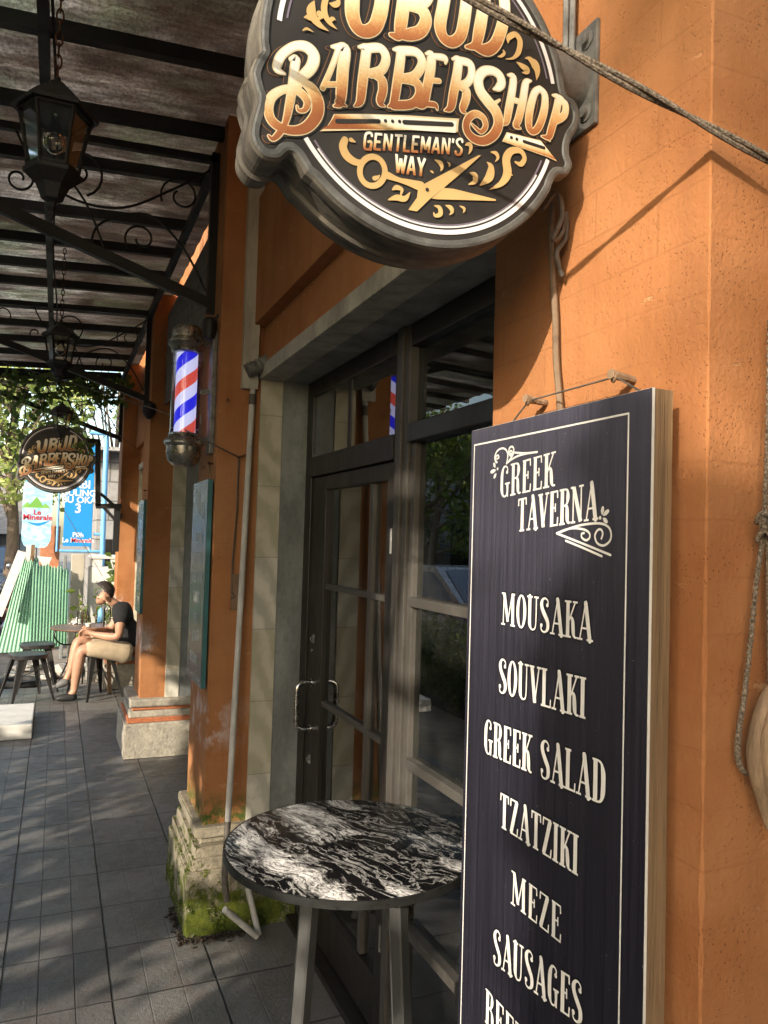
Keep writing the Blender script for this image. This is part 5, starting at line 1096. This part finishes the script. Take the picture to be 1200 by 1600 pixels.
m = MB(); a, b = onY(62, 872, 11.6), onY(95, 822, 11.6); m.bbox(a.x, b.x, 11.6, 11.9, -.3, b.z, .01); tag(m.build('brick_pier', M['brickface']), 'orange brick pier between the two hanging banners', 'pier')
m = MB(); a, b = onY(106, 1000, 10.35), onY(133, 866, 10.35); m.bbox(a.x, b.x, 10.35, 10.5, -.3, b.z, .01); tag(m.build('gate_post', M['plaster']), 'cream sunlit plaster gate post right of the green sheets', 'post')
m = MB(); a, b = onY(94, 990, 10.7), onY(105, 868, 10.7); m.bbox(a.x, b.x, 10.7, 10.85, -.3, b.z, .01); tag(m.build('gate_post', M['cement']), 'narrow grey gate post behind the cream one', 'post')
LW = thing('low_wall', 'white lime washed low wall with pierced top behind the sitting man', 'wall', (.6, 10.5, 0))
m = MB(); a, b = onY(134, 1000, 10.42), onY(200, 886, 10.42); m.bbox(a.x, b.x+1.5, 10.42, 10.6, -.3, b.z, .01); m.build('wall', M['white_paint'], LW)
m = MB()
for k in range(9): m.bbox(a.x+.02+k*.24, a.x+.16+k*.24, 10.42, 10.6, b.z+.001, b.z+.10, .008)
m.bbox(a.x, b.x+1.5, 10.40, 10.62, b.z+.101, b.z+.15, .008); m.build('pierced_top', M['white_paint'], LW)

# ---------------------------------------------------------------- hanging banners on the blue pole
BS = thing('blue_sign', 'bright blue hanging sign with white lettering on a sky blue pipe frame', 'sign', (*onY(164, 880, 10.9)[:2], -.03))
m = MB(); a, b = onY(160, 882, 10.9), onY(167, 674, 10.9); m.tube([(a.x, 10.9, -.03), (b.x, 10.9, b.z)], .034, 14); m.build('pole', M['blue_pole'], BS, True)
m = MB(); r = .026
for y_, x0 in ((678, 140), (835, 146), (862, 92)):
    q = onY(164, y_, 10.9); w = onY(x0, y_, 10.9); m.tube([(w.x, 10.9, q.z), (q.x, 10.9, q.z)], r if y_ == 678 else .02, 10)
for x_ in (96, 148):
    q = onY(x_, 690, 10.9); w = onY(x_, 862, 10.9); m.tube([(q.x, 10.9, q.z), (q.x, 10.9, w.z)], .014, 8)
m.build('pipe_frame', M['blue_pole'], BS, True)
a, b = onY(98, 853, 10.88), onY(149, 692, 10.88); bx0, bx1, bz0, bz1 = a.x, b.x, a.z, b.z
m = MB(); m.box(bx0, bx1, 10.868, 10.884, bz0, bz1); pn = m.build('panel', M['blue'], BS)
FONT = None
def text(name, s, x, z, Y, h, mat, parent, bold=.0, wx=1):
    cu = bpy.data.curves.new(name, 'FONT'); cu.body = s; cu.align_x = 'CENTER'; cu.align_y = 'CENTER'; cu.size = h; cu.offset = bold; cu.extrude = .0008; cu.resolution_u = 3
    o = bpy.data.objects.new(name, cu); C.objects.link(o); dg = bpy.context.evaluated_depsgraph_get(); me = bpy.data.meshes.new_from_object(o.evaluated_get(dg)); bpy.data.objects.remove(o)
    base = root_of(parent).location
    for v in me.vertices: v.co = Vector((x+v.co.x*wx, Y-v.co.z, z+v.co.y))-base
    me.materials.clear(); me.materials.append(mat); k = bpy.data.objects.new(name, me); C.objects.link(k); k.parent = parent; return k
M['sign_white'] = paint('sign_white_print', (.80,.82,.84)); M['sign_red'] = paint('sign_red_print', (.50,.03,.05)); M['sign_navy'] = paint('sign_navy_print', (.03,.06,.25))
for s, x, y, h, bd in (('BABI', 123, 757, .15, .003), ('GULING', 123, 770.5, .118, .003), ('BU OKA', 124, 781.5, .118, .003), ('3', 122, 795, .17, .004), ('Pilih', 122, 836, .085, .002), ('Le Minerale', 122, 844.5, .085, .003)):
    q = onY(x, y, 10.866); text('lettering', s, q.x, q.z, 10.866, h, M['sign_white'], pn, bd, .98)
q = onY(122, 844.5, 10.866); text('lettering', 'Minerale', q.x+.045, q.z, 10.8645, .075, M['sign_red'], pn, .001)
BN = thing('water_banner', 'pale blue rounded hanging banner with a green mountain and red lettering', 'banner', (*onY(58, 800, 11.3)[:2], 1.0))
def banner_mat():
    N = NT('pale_water_banner_print'); x, y, z = N.xyz(); v = N.pos(1, 1, 2.2)
    c = N.mix(N.ramp(N.noise(4.5, 4, .6, v, 1.2), (.40, 0.), (.62, 1.)), (.24,.54,.70), (.58,.72,.78)); return N.set(c, .5)
a, b = onY(32, 855, 11.3), onY(84, 742, 11.3); w = b.x-a.x; hh = b.z-a.z; cx = (a.x+b.x)/2
prof = [(.30, 0), (.40, .03), (.48, .10), (.5, .2), (.48, .3), (.5, .4), (.5, .7), (.48, .85), (.36, .97), (.2, 1.0)]
poly = [(cx+r*w, a.z+t*hh) for r, t in prof]+[(cx-r*w, a.z+t*hh) for r, t in prof[::-1]]
m = MB(); m.prism(poly, lambda x, z: Vector((x, 11.30, z)), lambda x, z: Vector((x, 11.315, z))); pn = m.build('panel', banner_mat(), BN)
M['mount'] = leafmat('print_green', (.10,.30,.05), (.28,.50,.10), 0)
m = MB(); F = lambda x, z, h: Vector((x, 11.299-h, z)); q = onY(57, 788, 11.3); s = .0092*11.3/11
for pts in ([(-19,-5), (-12,3), (-8,0), (-5,-5)], [(-12,-5), (0,11), (6,3), (10,-5)], [(4,-5), (12,2), (19,-5)]): m.flat([(q.x+x*s, q.z+z*s) for x, z in pts], F)
m.build('mountain_print', M['mount'], pn)
for t, x, y, h in (('Le', 58, 800.5, .10), ('Minerale', 59, 808.5, .105)): q = onY(x, y, 11.296); text('lettering', t, q.x, q.z, 11.296, h, M['sign_red'], pn, .002)
m = MB(); m.h = .0004; q = onY(60, 816, 11.3); m.stroke([(q.x-.14, q.z, .004), (q.x, q.z-.03, .04), (q.x+.15, q.z+.03, .006)], .02, F); m.build('wave_print', M['blue'], pn)
m = MB(); m.tube([(cx, 11.33, -.1), (cx, 11.33, a.z+hh+.05)], .02, 8); m.build('banner_pole', M['zinc'], BN)

# ---------------------------------------------------------------- houses, vehicles and trees behind
H1 = thing('grey_house', 'grey stone house with dark thatched roof behind the blue sign pole', 'house', (1.6, 13.2, -.26))
m = MB(); a = onY(148, 880, 12.6); b = onY(200, 700, 12.6); m.box(a.x, 6, 12.6, 18, -.27, b.z); 
m.build('wall', M['stonewall'], H1)
m = MB(); q = onY(176, 694, 14.5)
m.add([(a.x-.5, 12.2, b.z-.1), (7, 12.2, b.z-.1), (7, 18.4, b.z-.1), (a.x-.5, 18.4, b.z-.1), (q.x+.4, 15, q.z), (5, 15, q.z)], [(0,1,5,4), (1,2,5), (2,3,4,5), (3,0,4), (3,2,1,0)]); m.build('roof', simple('grey_thatch', (.17,.15,.13), .95, 0, .4, 12, .8, 30, (3,3,.5)), H1)
for k in range(5): m = MB(); m.bbox(a.x+.03+k*.36, a.x+.15+k*.36, 12.52, 12.598, b.z-.22, b.z-.08, .01); m.build('roof_ornament', M['brickface'], H1)
m = MB(); m.bbox(a.x+.1, a.x+.9, 12.575, 12.599, .2, 1.5, .006); m.build('window', M['frame'], H1)
H2 = thing('tiled_house', 'old house with weathered grey tiled roof far left beyond the motorbikes', 'house', (-3.2, 22, -.26))
a, b = onY(-20, 830, 21), onY(34, 795, 21); c = onY(10, 762, 23)
m = MB(); m.box(-8, b.x, 21, 26, -.27, a.z); m.build('wall', simple('smoke_grey_render', (.16,.16,.16), .9, 0, .3, 3), H2)
m = MB(); m.add([(-8.4, 20.5, a.z-.05), (b.x+.4, 20.5, a.z-.05), (b.x+.4, 26.4, a.z-.05), (-8.4, 26.4, a.z-.05), (-8.2, 23.4, c.z+.6), (c.x, 23.4, c.z+.6)], [(0,1,5,4), (1,2,5), (2,3,4,5), (3,0,4), (3,2,1,0)]); m.build('roof', simple('grey_clay_tiles', (.25,.22,.19), .9, 0, .4, 9, .8, 24, (1,6,1)), H2)
for k in range(3):
    x = b.x-.5-k*.9; m = MB(); m.bbox(x-.3, x+.05, 20.96, 20.999, .4, 1.4, .01); m.build('window', M['frame'], H2)
# parked car, nose to the camera
def prof_car(x0, x1, pts, m):
    m.prism(pts, lambda y, z: Vector((x0, y, z)), lambda y, z: Vector((x1, y, z)))
def parked_car(label, c0, CY, paint_):
    CR = thing('parked_car', label, 'car', (c0, CY, -.26)); z0 = -.236
    m = MB(); prof_car(c0-.82, c0+.82, [(CY+4, z0+.3), (CY+4, z0+.95), (CY+3.9, z0+1.0), (CY+.9, z0+.98), (CY+.1, z0+.82), (CY, z0+.6), (CY, z0+.3)], m); m.build('body', paint_, CR)
    m = MB(); prof_car(c0-.70, c0+.70, [(CY+3.6, z0+1.0), (CY+3.3, z0+1.46), (CY+1.7, z0+1.48), (CY+.9, z0+.985)], m); m.build('cabin', paint_, CR)
    m = MB(); m.add([(c0-.62, CY+.955, z0+1.03), (c0+.62, CY+.955, z0+1.03), (c0+.58, CY+1.62, z0+1.45), (c0-.58, CY+1.62, z0+1.45)], [(0,1,2,3)]); m.build('windscreen', M['car_glass'], CR)
    for s in (-1, 1):
        m = MB(); m.lathe([(.04, -.02), (.11, -.02), (.12, 0), (.11, .02)], (c0+s*.6, CY-.005, z0+.66), 16, 'Y'); m.build('headlight', M['chrome'], CR, True)
        for yy in (.75, 3.2):
            m = MB(); m.lathe([(.10, -.1), (.31, -.1), (.33, -.06), (.33, .06), (.31, .1), (.10, .1)], (c0+s*.74, CY+yy, z0+.333), 24, 'X'); wl = m.build('wheel', M['rubber'], CR, True)
            m = MB(); m.lathe([(.02, -.102), (.2, -.106), (.22, -.1), (.22, .1), (.2, .106), (.02, .102)], (c0+s*.74, CY+yy, z0+.333), 20, 'X'); m.build('rim', M['chrome'], wl, True)
    for s in (-1, 1):
        m = MB(); m.add([(c0+s*.703, CY+1.15, z0+1.03), (c0+s*.703, CY+3.4, z0+1.03), (c0+s*.703, CY+3.2, z0+1.40), (c0+s*.703, CY+1.75, z0+1.40)], [(0,1,2,3)]); m.build('side_window', M['car_glass'], CR)
M['car_glass'] = simple('sky_reflecting_glass', (.12,.16,.22), .08, 0, .1, 3, 0)
parked_car('dark blue parked car with pale windscreen at the far left edge', onY(4, 858, 17).x-.55, 17.0, M['car'])
parked_car('silver parked car by the hedge across the street, mirrored in the shop window', -3.75, 8.2, simple('silver_car_paint', (.45,.46,.47), .25, .6, .05, 3, 0))
def bike(label, x, y, rot, col):
    t = thing('motorbike', label, 'motorbike', (x, y, -.26), 'motorbikes parked by the green sheets'); cr, sr = math.cos(rot), math.sin(rot)
    W = lambda u, v, z: Vector((x+u*cr-v*sr, y+u*sr+v*cr, -.236+z))
    for u in (-.62, .62):
        m = MB(); m.tube([W(u+.245*math.cos(a), 0, .29+.245*math.sin(a)) for a in np.linspace(0, 2*PI, 26)[:-1]], .045, 8, True); w = m.build('wheel', M['rubber'], t, True)
        m = MB(); m.tube([W(u+.2*math.cos(a), 0, .29+.2*math.sin(a)) for a in np.linspace(0, 2*PI, 22)[:-1]], .014, 6, True)
        for a in np.linspace(0, 2*PI, 7)[:-1]: m.tube([W(u, 0, .29), W(u+.2*math.cos(a), 0, .29+.2*math.sin(a))], .008, 5)
        m.build('rim', M['chrome'], w, True)
    m = MB(); m.tube(catmull([W(-.75, 0, .62), W(-.4, 0, .60), W(-.1, 0, .42), (W(.2, 0, .42)), W(.42, 0, .62), W(.48, 0, .88)], 6), list(np.interp(np.linspace(0,1,31), [0,.3,.5,.7,1], [.05,.13,.12,.11,.07])), 12); m.build('body', col, t, True)
    m = MB(); m.tube(catmull([W(-.72, 0, .76), W(-.45, 0, .78), (W(-.1, 0, .72)), W(.02, 0, .70)], 6), list(np.interp(np.linspace(0,1,19), [0,.4,1], [.06,.12,.07])), 12); m.build('seat', M['rubber'], t, True)
    m = MB(); m.tube([W(.45, 0, .9), W(.62, 0, .29)], .03, 8); m.tube(catmull([W(.36, -.32, .98), W(.44, -.15, 1.0), W(.46, 0, .95), W(.44, .15, 1.0), W(.36, .32, .98)], 5), .014, 7); m.build('handlebar', M['chrome'], t, True)
    for s in (-1, 1):
        m = MB(); m.tube([W(.42, s*.2, 1.0), W(.40, s*.27, 1.14)], .006, 5); m.lathe([(.03, -.008), (.05, 0), (.03, .008)], W(.40, s*.28, 1.17), 14, 'Y'); m.build('mirror', M['chrome'], t, True)
    m = MB(); m.lathe([(.03, -.04), (.08, .0), (.07, .02)], W(.55, 0, .86), 14, 'Y'); m.build('headlight', M['chrome'], t, True)
bike('dark motorbike parked nearest the white plank at the left edge', onY(2, 930, 11.6).x, 11.6, 1.2, M['car']); bike('motorbike with red bodywork parked behind the dark one', onY(12, 900, 13.2).x, 13.2, 1.45, simple('red_bike_paint', (.35,.03,.03), .3, 0, .1))
bike('black motorbike farthest back beside the parked car', onY(14, 880, 15.2).x, 15.2, 1.0, M['black_metal'])

def crown(m, blobs, n, size, reject=None):
    tot = sum(r[0]*r[1]*r[2] for _, r in blobs)
    for c, r in blobs:
        for _ in range(int(n*r[0]*r[1]*r[2]/tot)):
            d = Vector((random.gauss(0,1), random.gauss(0,1), random.gauss(0,1))).normalized()*(random.random()**.42)
            p = Vector(c)+Vector((d.x*r[0], d.y*r[1], d.z*r[2]))
            if reject and reject(p): continue
            m.leaf(p, size*random.uniform(.6, 1.3))
def tree(label, x, y, z0, h, blobs, n, size, mat, tr=.12, reject=None, limbs=14, group='trees along the street'):
    t = thing('tree', label, 'tree', (x, y, z0), group); m = MB(); random.seed(int(abs(x*31+y*17)))
    top = Vector((x+random.uniform(-.3,.3), y, z0+h)); m.tube(catmull([(x, y, z0), (x+.08, y, z0+h*.35), (x-.05, y+.05, z0+h*.7), top], 6), list(np.interp(np.linspace(0,1,19), [0,.1,1], [tr*1.5, tr, tr*.35])), 12)
    for c, r in blobs[:limbs]:
        a = Vector((x, y, z0+h*random.uniform(.4,.9))); c = Vector(c); m.tube(catmull([a, a.lerp(c, .5)+Vector((0, 0, .12*h*random.uniform(-.3,1)*.3)), c], 5), [tr*.4*(1-.08*k) for k in range(11)], 7)
        for _ in range(4):
            e = c+Vector((random.uniform(-1,1)*r[0], random.uniform(-1,1)*r[1], random.uniform(-.6,1)*r[2]))*.8; m.tube([c.lerp(a, .2), c.lerp(e, .5)+Vector((0,0,.05)), e], [tr*.13, tr*.09, tr*.03], 5)
    m.build('trunk', M['bark'], t, True); m = MB(); crown(m, blobs, n, size, reject); m.build('crown', mat, t); return t
random.seed(21)
q = onY(52, 690, 17)
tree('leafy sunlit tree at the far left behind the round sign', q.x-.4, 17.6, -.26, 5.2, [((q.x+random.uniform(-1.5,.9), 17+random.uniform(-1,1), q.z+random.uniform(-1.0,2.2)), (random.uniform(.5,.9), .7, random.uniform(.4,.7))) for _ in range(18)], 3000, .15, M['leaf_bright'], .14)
q = onY(10, 680, 25)
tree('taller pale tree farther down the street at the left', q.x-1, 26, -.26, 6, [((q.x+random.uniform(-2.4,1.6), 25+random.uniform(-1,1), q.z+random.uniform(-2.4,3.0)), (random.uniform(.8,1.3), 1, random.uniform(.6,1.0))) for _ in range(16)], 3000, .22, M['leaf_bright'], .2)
q = onY(186, 690, 13.5)
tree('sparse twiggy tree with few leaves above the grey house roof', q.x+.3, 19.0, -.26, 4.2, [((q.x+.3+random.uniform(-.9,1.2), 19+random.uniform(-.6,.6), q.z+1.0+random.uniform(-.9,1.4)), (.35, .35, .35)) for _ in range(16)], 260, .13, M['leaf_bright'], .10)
def bush(label, c, r, n, size, mat, cat='plant'):
    t = thing('shrub', label, cat, (c[0], c[1], -.03)); m = MB(); random.seed(int(abs(c[0]*100+c[1]*10)))
    st = MB()
    for k in range(7):
        e = Vector(c)+Vector((random.uniform(-1,1)*r[0], random.uniform(-1,1)*r[1], random.uniform(0,1)*r[2])); st.tube([(c[0], c[1], -.03), Vector(c).lerp(e, .4), e], [.01, .007, .003], 5)
        for j in range(n//7):
            t_ = random.uniform(.35, 1.05); p = Vector((c[0], c[1], -.03)).lerp(e, t_); m.leaf(p, size*random.uniform(.6,1.3), (Vector((random.gauss(0,1), random.gauss(0,1), random.gauss(.3,.6)))).normalized())
    st.build('stem', M['bark'], t, True); m.build('foliage', mat, t); return t
bush('bright green leafy shrub beside the far pillar behind the sitting man', (*onY(187, 905, 9.6)[:2], 1.0), (.16, .2, .35), 220, .10, M['leaf'])
bush('thin pale shrub in front of the white wall beyond the cafe table', (*onY(150, 950, 9.9)[:2], .5), (.30, .2, .45), 130, .10, M['leaf'])
# vine along the end of the canopy
VN = thing('canopy_vine', 'dark leafy vine trailing along the far end of the canopy and over the round sign', 'vine', (-.3, 8.4, 3.0))
random.seed(9); m = MB(); st = MB()
def vinepath(pts, n, spread, size=.075):
    c = catmull(pts, 10); st.tube(c, .006, 5)
    for _ in range(n):
        p = Vector(random.choice(c))+Vector((random.gauss(0, spread), random.gauss(0, spread), random.gauss(0, spread*.7))); m.leaf(p, size*random.uniform(.6,1.35), Vector((random.gauss(0,.7), random.gauss(-.4,.5), random.gauss(-.6,.5))).normalized())
Q = lambda x, y, Y=8.4: onY(x, y, Y)
vinepath([Q(-20, 590), Q(40, 588), Q(90, 595), Q(150, 600), Q(196, 596)], 200, .05); vinepath([Q(-20, 610), Q(60, 615), Q(120, 612), Q(198, 605)], 90, .04)
vinepath([Q(60, 600), Q(66, 640), Q(74, 665, 8.6), Q(90, 690, 8.6)], 60, .05); vinepath([Q(100, 600), Q(110, 632), Q(122, 660, 8.1), Q(134, 700, 8.05)], 75, .045); vinepath([Q(10, 600), Q(18, 650), Q(8, 700)], 60, .07); vinepath([Q(40, 610), Q(38, 660), Q(20, 720)], 50, .06); vinepath([Q(126, 600), Q(160, 625), Q(180, 615)], 150, .06)
m.build('foliage', M['vine'], VN); 
for k in range(5):
    a = Q(random.uniform(120,195), 600); st.tube(catmull([a, a+Vector((random.uniform(-.2,.3), 0, -.3)), a+Vector((random.uniform(-.3,.4), 0, -.65))], 6), .004, 5)
st.build('stem', M['bark'], VN, True)
m = MB(); q = onY(188, 690, 8.4); m.lathe([(.02, .06), (.045, .04), (.05, -.02), (.03, -.05), (.012, -.07)], onY(233, 640, 5.75), 12); tag(m.build('small_lamp', M['black_metal'], None, True), 'small dark lamp clamped on the second pillar beside the cord', 'lamp')
for (a, Ya), (b, Yb), lb in ((((-5, 596), 7.6), ((205, 672), 9.5), 'upper dark overhead wire crossing the end of the canopy'), (((-5, 605), 9.4), ((160, 900), 9.3), 'thin slanting wire in front of the two hanging banners')):
    m = MB(); m.tube([onY(*a, Ya), (onY(*a, Ya)+onY(*b, Yb))/2+Vector((0,0,-.04)), onY(*b, Yb)], .0035, 5); tag(m.build('overhead_wire', M['darkflex']), lb, 'wire')
# ---------------------------------------------------------------- the street on the left: what the low sun shines past, and what the panes mirror
def shadow_hits(p):
    # True when a leaf here would darken a place the sun reaches in the photograph
    def atX(X): t = (X-p.x)/SUNV.x; return p.y+SUNV.y*t, p.z+SUNV.z*t
    def atY(Y): t = (Y-p.y)/SUNV.y; return p.x+SUNV.x*t, p.z+SUNV.z*t
    def atZ(Z): t = (Z-p.z)/SUNV.z; return p.x+SUNV.x*t, p.y+SUNV.y*t
    x, z = atY(3.14)
    if .48 < x < .72 and -.1 < z < .17 or .50 < x < .72 and .35 < z < .50: return True
    y, z = atX(.58)
    if 3.15 < y < 3.75 and .20 < z < .38+(y-3.2)*.75: return True
    x, z = atY(5.80)
    if .42 < x < 1.0 and -.1 < z < .72-(x-.6)*.8: return True
    y, z = atX(.94)
    if 1.98 < y < 2.30 and .60 < z < 1.90 and not (1.22 < z < 1.30): return True
    if 1.3 < y < 2.0 and (.86 < z < 1.05 or 1.36 < z < 1.48 or .0 < z < .55 and y < 1.8): return True
    x, y = atZ(0)
    if .30 < x < .60 and 4.3 < y < 5.5 and random.random() < .3: return True
    if -.15 < x < .25 and 6.2 < y < 7.6 and random.random() < .45: return True
    if -.25 < x < .12 and 2.8 < y < 6 and random.random() < .4: return True
    if -.2 < x < .55 and 2.4 < y < 2.85 and random.random() < .55: return True
    y, z = atX(-2.3)
    if 5.5 < y < 9.6 and z < .8 and random.random() < .6: return True
    x, y = atZ(1.0)
    if (x-.56)**2+(y-1.437)**2 < .07 and x < .66 and random.random() < .9: return True
    y, z = atX(.6)
    if y < 1.10 and z > .6: return True
    if y > 7.3: return True
    t_ = (3.34-p.z)/SUNV.z; x, y = p.x+SUNV.x*t_, p.y+SUNV.y*t_
    if p.z > 3.34 and -1.8 < x < .7 and y > -.4 and random.random() < .8: return True
    return False
random.seed(33)
bl = [((-4.0+random.uniform(-.5,.5), y, z), (.7, .75, .7)) for y in np.arange(-1.5, 4.6, .62) for z in (1.6, 2.4, 3.2, 4.0, 4.8)]
tree('dense street tree across from the shop door, out of frame, its crown shaped to dapple the sun, mirrored in the panes', -4.0, -.9, -.24, 4.2, bl, 30000, .15, M['leaf'], .12, lambda p: any(shadow_hits(p+Vector(o)) for o in ((0,0,0), (0,.07,0), (0,-.07,0), (0,0,.07), (0,0,-.07))), 5)  # unseen crown shaped to block sun, leaves left out where light should land
t = thing('tree', 'small bushy street tree added unseen behind the viewer to shade the lower right wall', 'tree', (-4.0, -3.2, -.24), 'trees along the street'); m = MB(); m.tube([(-4.0, -3.2, -.24), (-4.05, -3.1, 1.2), (-3.95, -2.9, 2.4)], [.1, .08, .04], 10); m.build('trunk', M['bark'], t, True)  # unseen tree put in, its crown trimmed to shade the lower right wall
m = MB()
def low_hit(p):
    tt = (.575-p.y)/SUNV.y; x, z = p.x+SUNV.x*tt, p.z+SUNV.z*tt
    t2 = (.545-p.x)/SUNV.x; y2, z2 = p.y+SUNV.y*t2, p.z+SUNV.z*t2
    return not ((z < 1.50+.08*math.sin(x*9) and x > .60) or (.56 < y2 < .70 and z2 < 1.63-(y2-.6)*1.6))
crown(m, [((-4.0, -2.66+.24*k-.4, z), (.5, .42, .5)) for k in range(3) for z in (1.5, 2.1, 2.7, 3.2, 3.7)], 14000, .15, low_hit); m.build('crown', M['leaf'], t)
m = MB(); random.seed(4)
HG = thing('hedge', 'clipped green hedge along the kerb, mirrored in the shop window', 'hedge', (-2.3, 6, -.24))
for _ in range(9000): m.leaf((random.uniform(-2.55,-1.95), random.uniform(2.2, 9.6), random.uniform(-.2, .62)+.1*math.sin(_)), .075*random.uniform(.6,1.3))
m.build('foliage', M['hedge'], HG); m = MB()
for k in range(14): m.tube([(-2.25, 2.5+k*.53, -.24), (-2.25+random.uniform(-.1,.1), 2.5+k*.53, .45)], .014, 6)
m.build('stem', M['bark'], HG)
for k, (y0, y1, h, mt, lb) in enumerate(((-9, 2.4, 3.1, 'plaster', 'low cream shop across the street with a tiled roof'), (3.0, 12, 3.6, 'stonewall', 'grey block shop across the street with three shutters'), (12.6, 25, 4.6, 'stonewall', 'tall grey block house farther along the street'), (25.6, 42, 5.2, 'stonewall', 'long grey house at the far end of the street'))):
    t = thing('street_house', lb, 'house', (-10, (y0+y1)/2, -.26)); m = MB(); m.box(-15, -9, y0, y1, -.27, h); m.build('wall', M[mt], t)
    m = MB(); m.add([(-15.4, y0-.3, h), (-8.3, y0-.3, h), (-8.3, y1+.3, h), (-15.4, y1+.3, h), (-12, y0-.3, h+1.3), (-12, y1+.3, h+1.3)], [(0,4,5,3), (1,2,5,4), (0,1,4), (2,3,5), (3,2,1,0)]); m.build('roof', M['rooftile'], t)
    for j in range(3):
        y = y0+1.2+j*2.6; m = MB(); m.bbox(-9.0, -8.96, y, y+1.5, -.2, 2.2, .01); m.build('shutter', M['frame'], t)
SC.view_settings.exposure = SC.view_settings.exposure
t = thing('tree', 'tall thin street tree far behind the viewer whose limbs blur across the upper wall', 'tree', (-11.5, -8.2, -.26), 'trees along the street'); m = MB()
m.tube([(-11.5, -8.2, -.26), (-11.4, -8.1, 4), (-11.5, -8.0, 9.5)], [.16, .12, .05], 10)
def back(x, y, z, d=11.5): return Vector((x, y, z))-Vector((1, .70, -.45))*d
for a, b, r in (((.6,.86,2.06), (.6,.62,2.34), .035), ((.6,.58,2.42), (.84,.575,2.04), .04), ((.62,.575,2.30), (.9,.575,2.16), .03), ((.6,.70,1.66), (.85,.575,1.50), .03)):
    A, Bq = back(*a), back(*b); d = Bq-A; m.tube([A-d*1.2, A, (A+Bq)/2, Bq, Bq+d*.8], [r*.6, r, r*1.1, r, r*.5], 8)
m.build('trunk', M['bark'], t, True); m = MB()
crown(m, [(back(.6,.72,2.22), (.18,.18,.12)), (back(.75,.575,2.2), (.2,.2,.15)), (back(.9,.575,1.9), (.3,.3,.25)), (back(.7,.575,2.75), (.5,.5,.3))], 420, .12); m.build('crown', M['leaf'], t)

m = MB(); random.seed(8)
for _ in range(420):
    a = random.uniform(0, 1); x, y = (random.uniform(.50,.80), 3.115-abs(random.gauss(0,.022))) if a < .7 else (.525-abs(random.gauss(0,.012)), random.uniform(3.1,3.4))
    m.leaf((x, y, .0015+abs(random.gauss(0,.004))), random.uniform(.008,.022), Vector((random.gauss(0,1), random.gauss(0,1), .15)).normalized())
o = m.build('soil_litter', simple('dark_damp_soil', (.035,.025,.016), .95, 0, .4, 60, .4)); tag(o, 'dark damp soil gathered along the foot of the mossy plinth', 'soil', None, 'stuff')

t = thing('sky_block_shop', 'cream shop added unseen behind the viewer to block sky light', 'house', (3, -8, 0)); m = MB(); m.box(-.9, 7, -14, -2.4, -.27, 6.5); m.build('wall', M['plaster'], t)  # unseen building added to cut sky light on the near wall
m = MB(); m.box(-1.3, 7.3, -14.3, -2.1, 6.501, 6.7); m.build('roof', M['rooftile'], t)
m = MB(); m.bbox(.2, 1.5, -2.398, -2.34, .0, 2.2, .01); m.build('door', M['frame'], t)

random.seed(44)
tree('round street tree across the road by the silver car, mirrored in the window', -6.4, 16.5, -.26, 3.6, [((-6.4+random.uniform(-.8,.8), 16.5+random.uniform(-3,3), random.uniform(1.6,4.6)), (.8, 1.0, .7)) for _ in range(16)], 6000, .17, M['leaf'], .13)
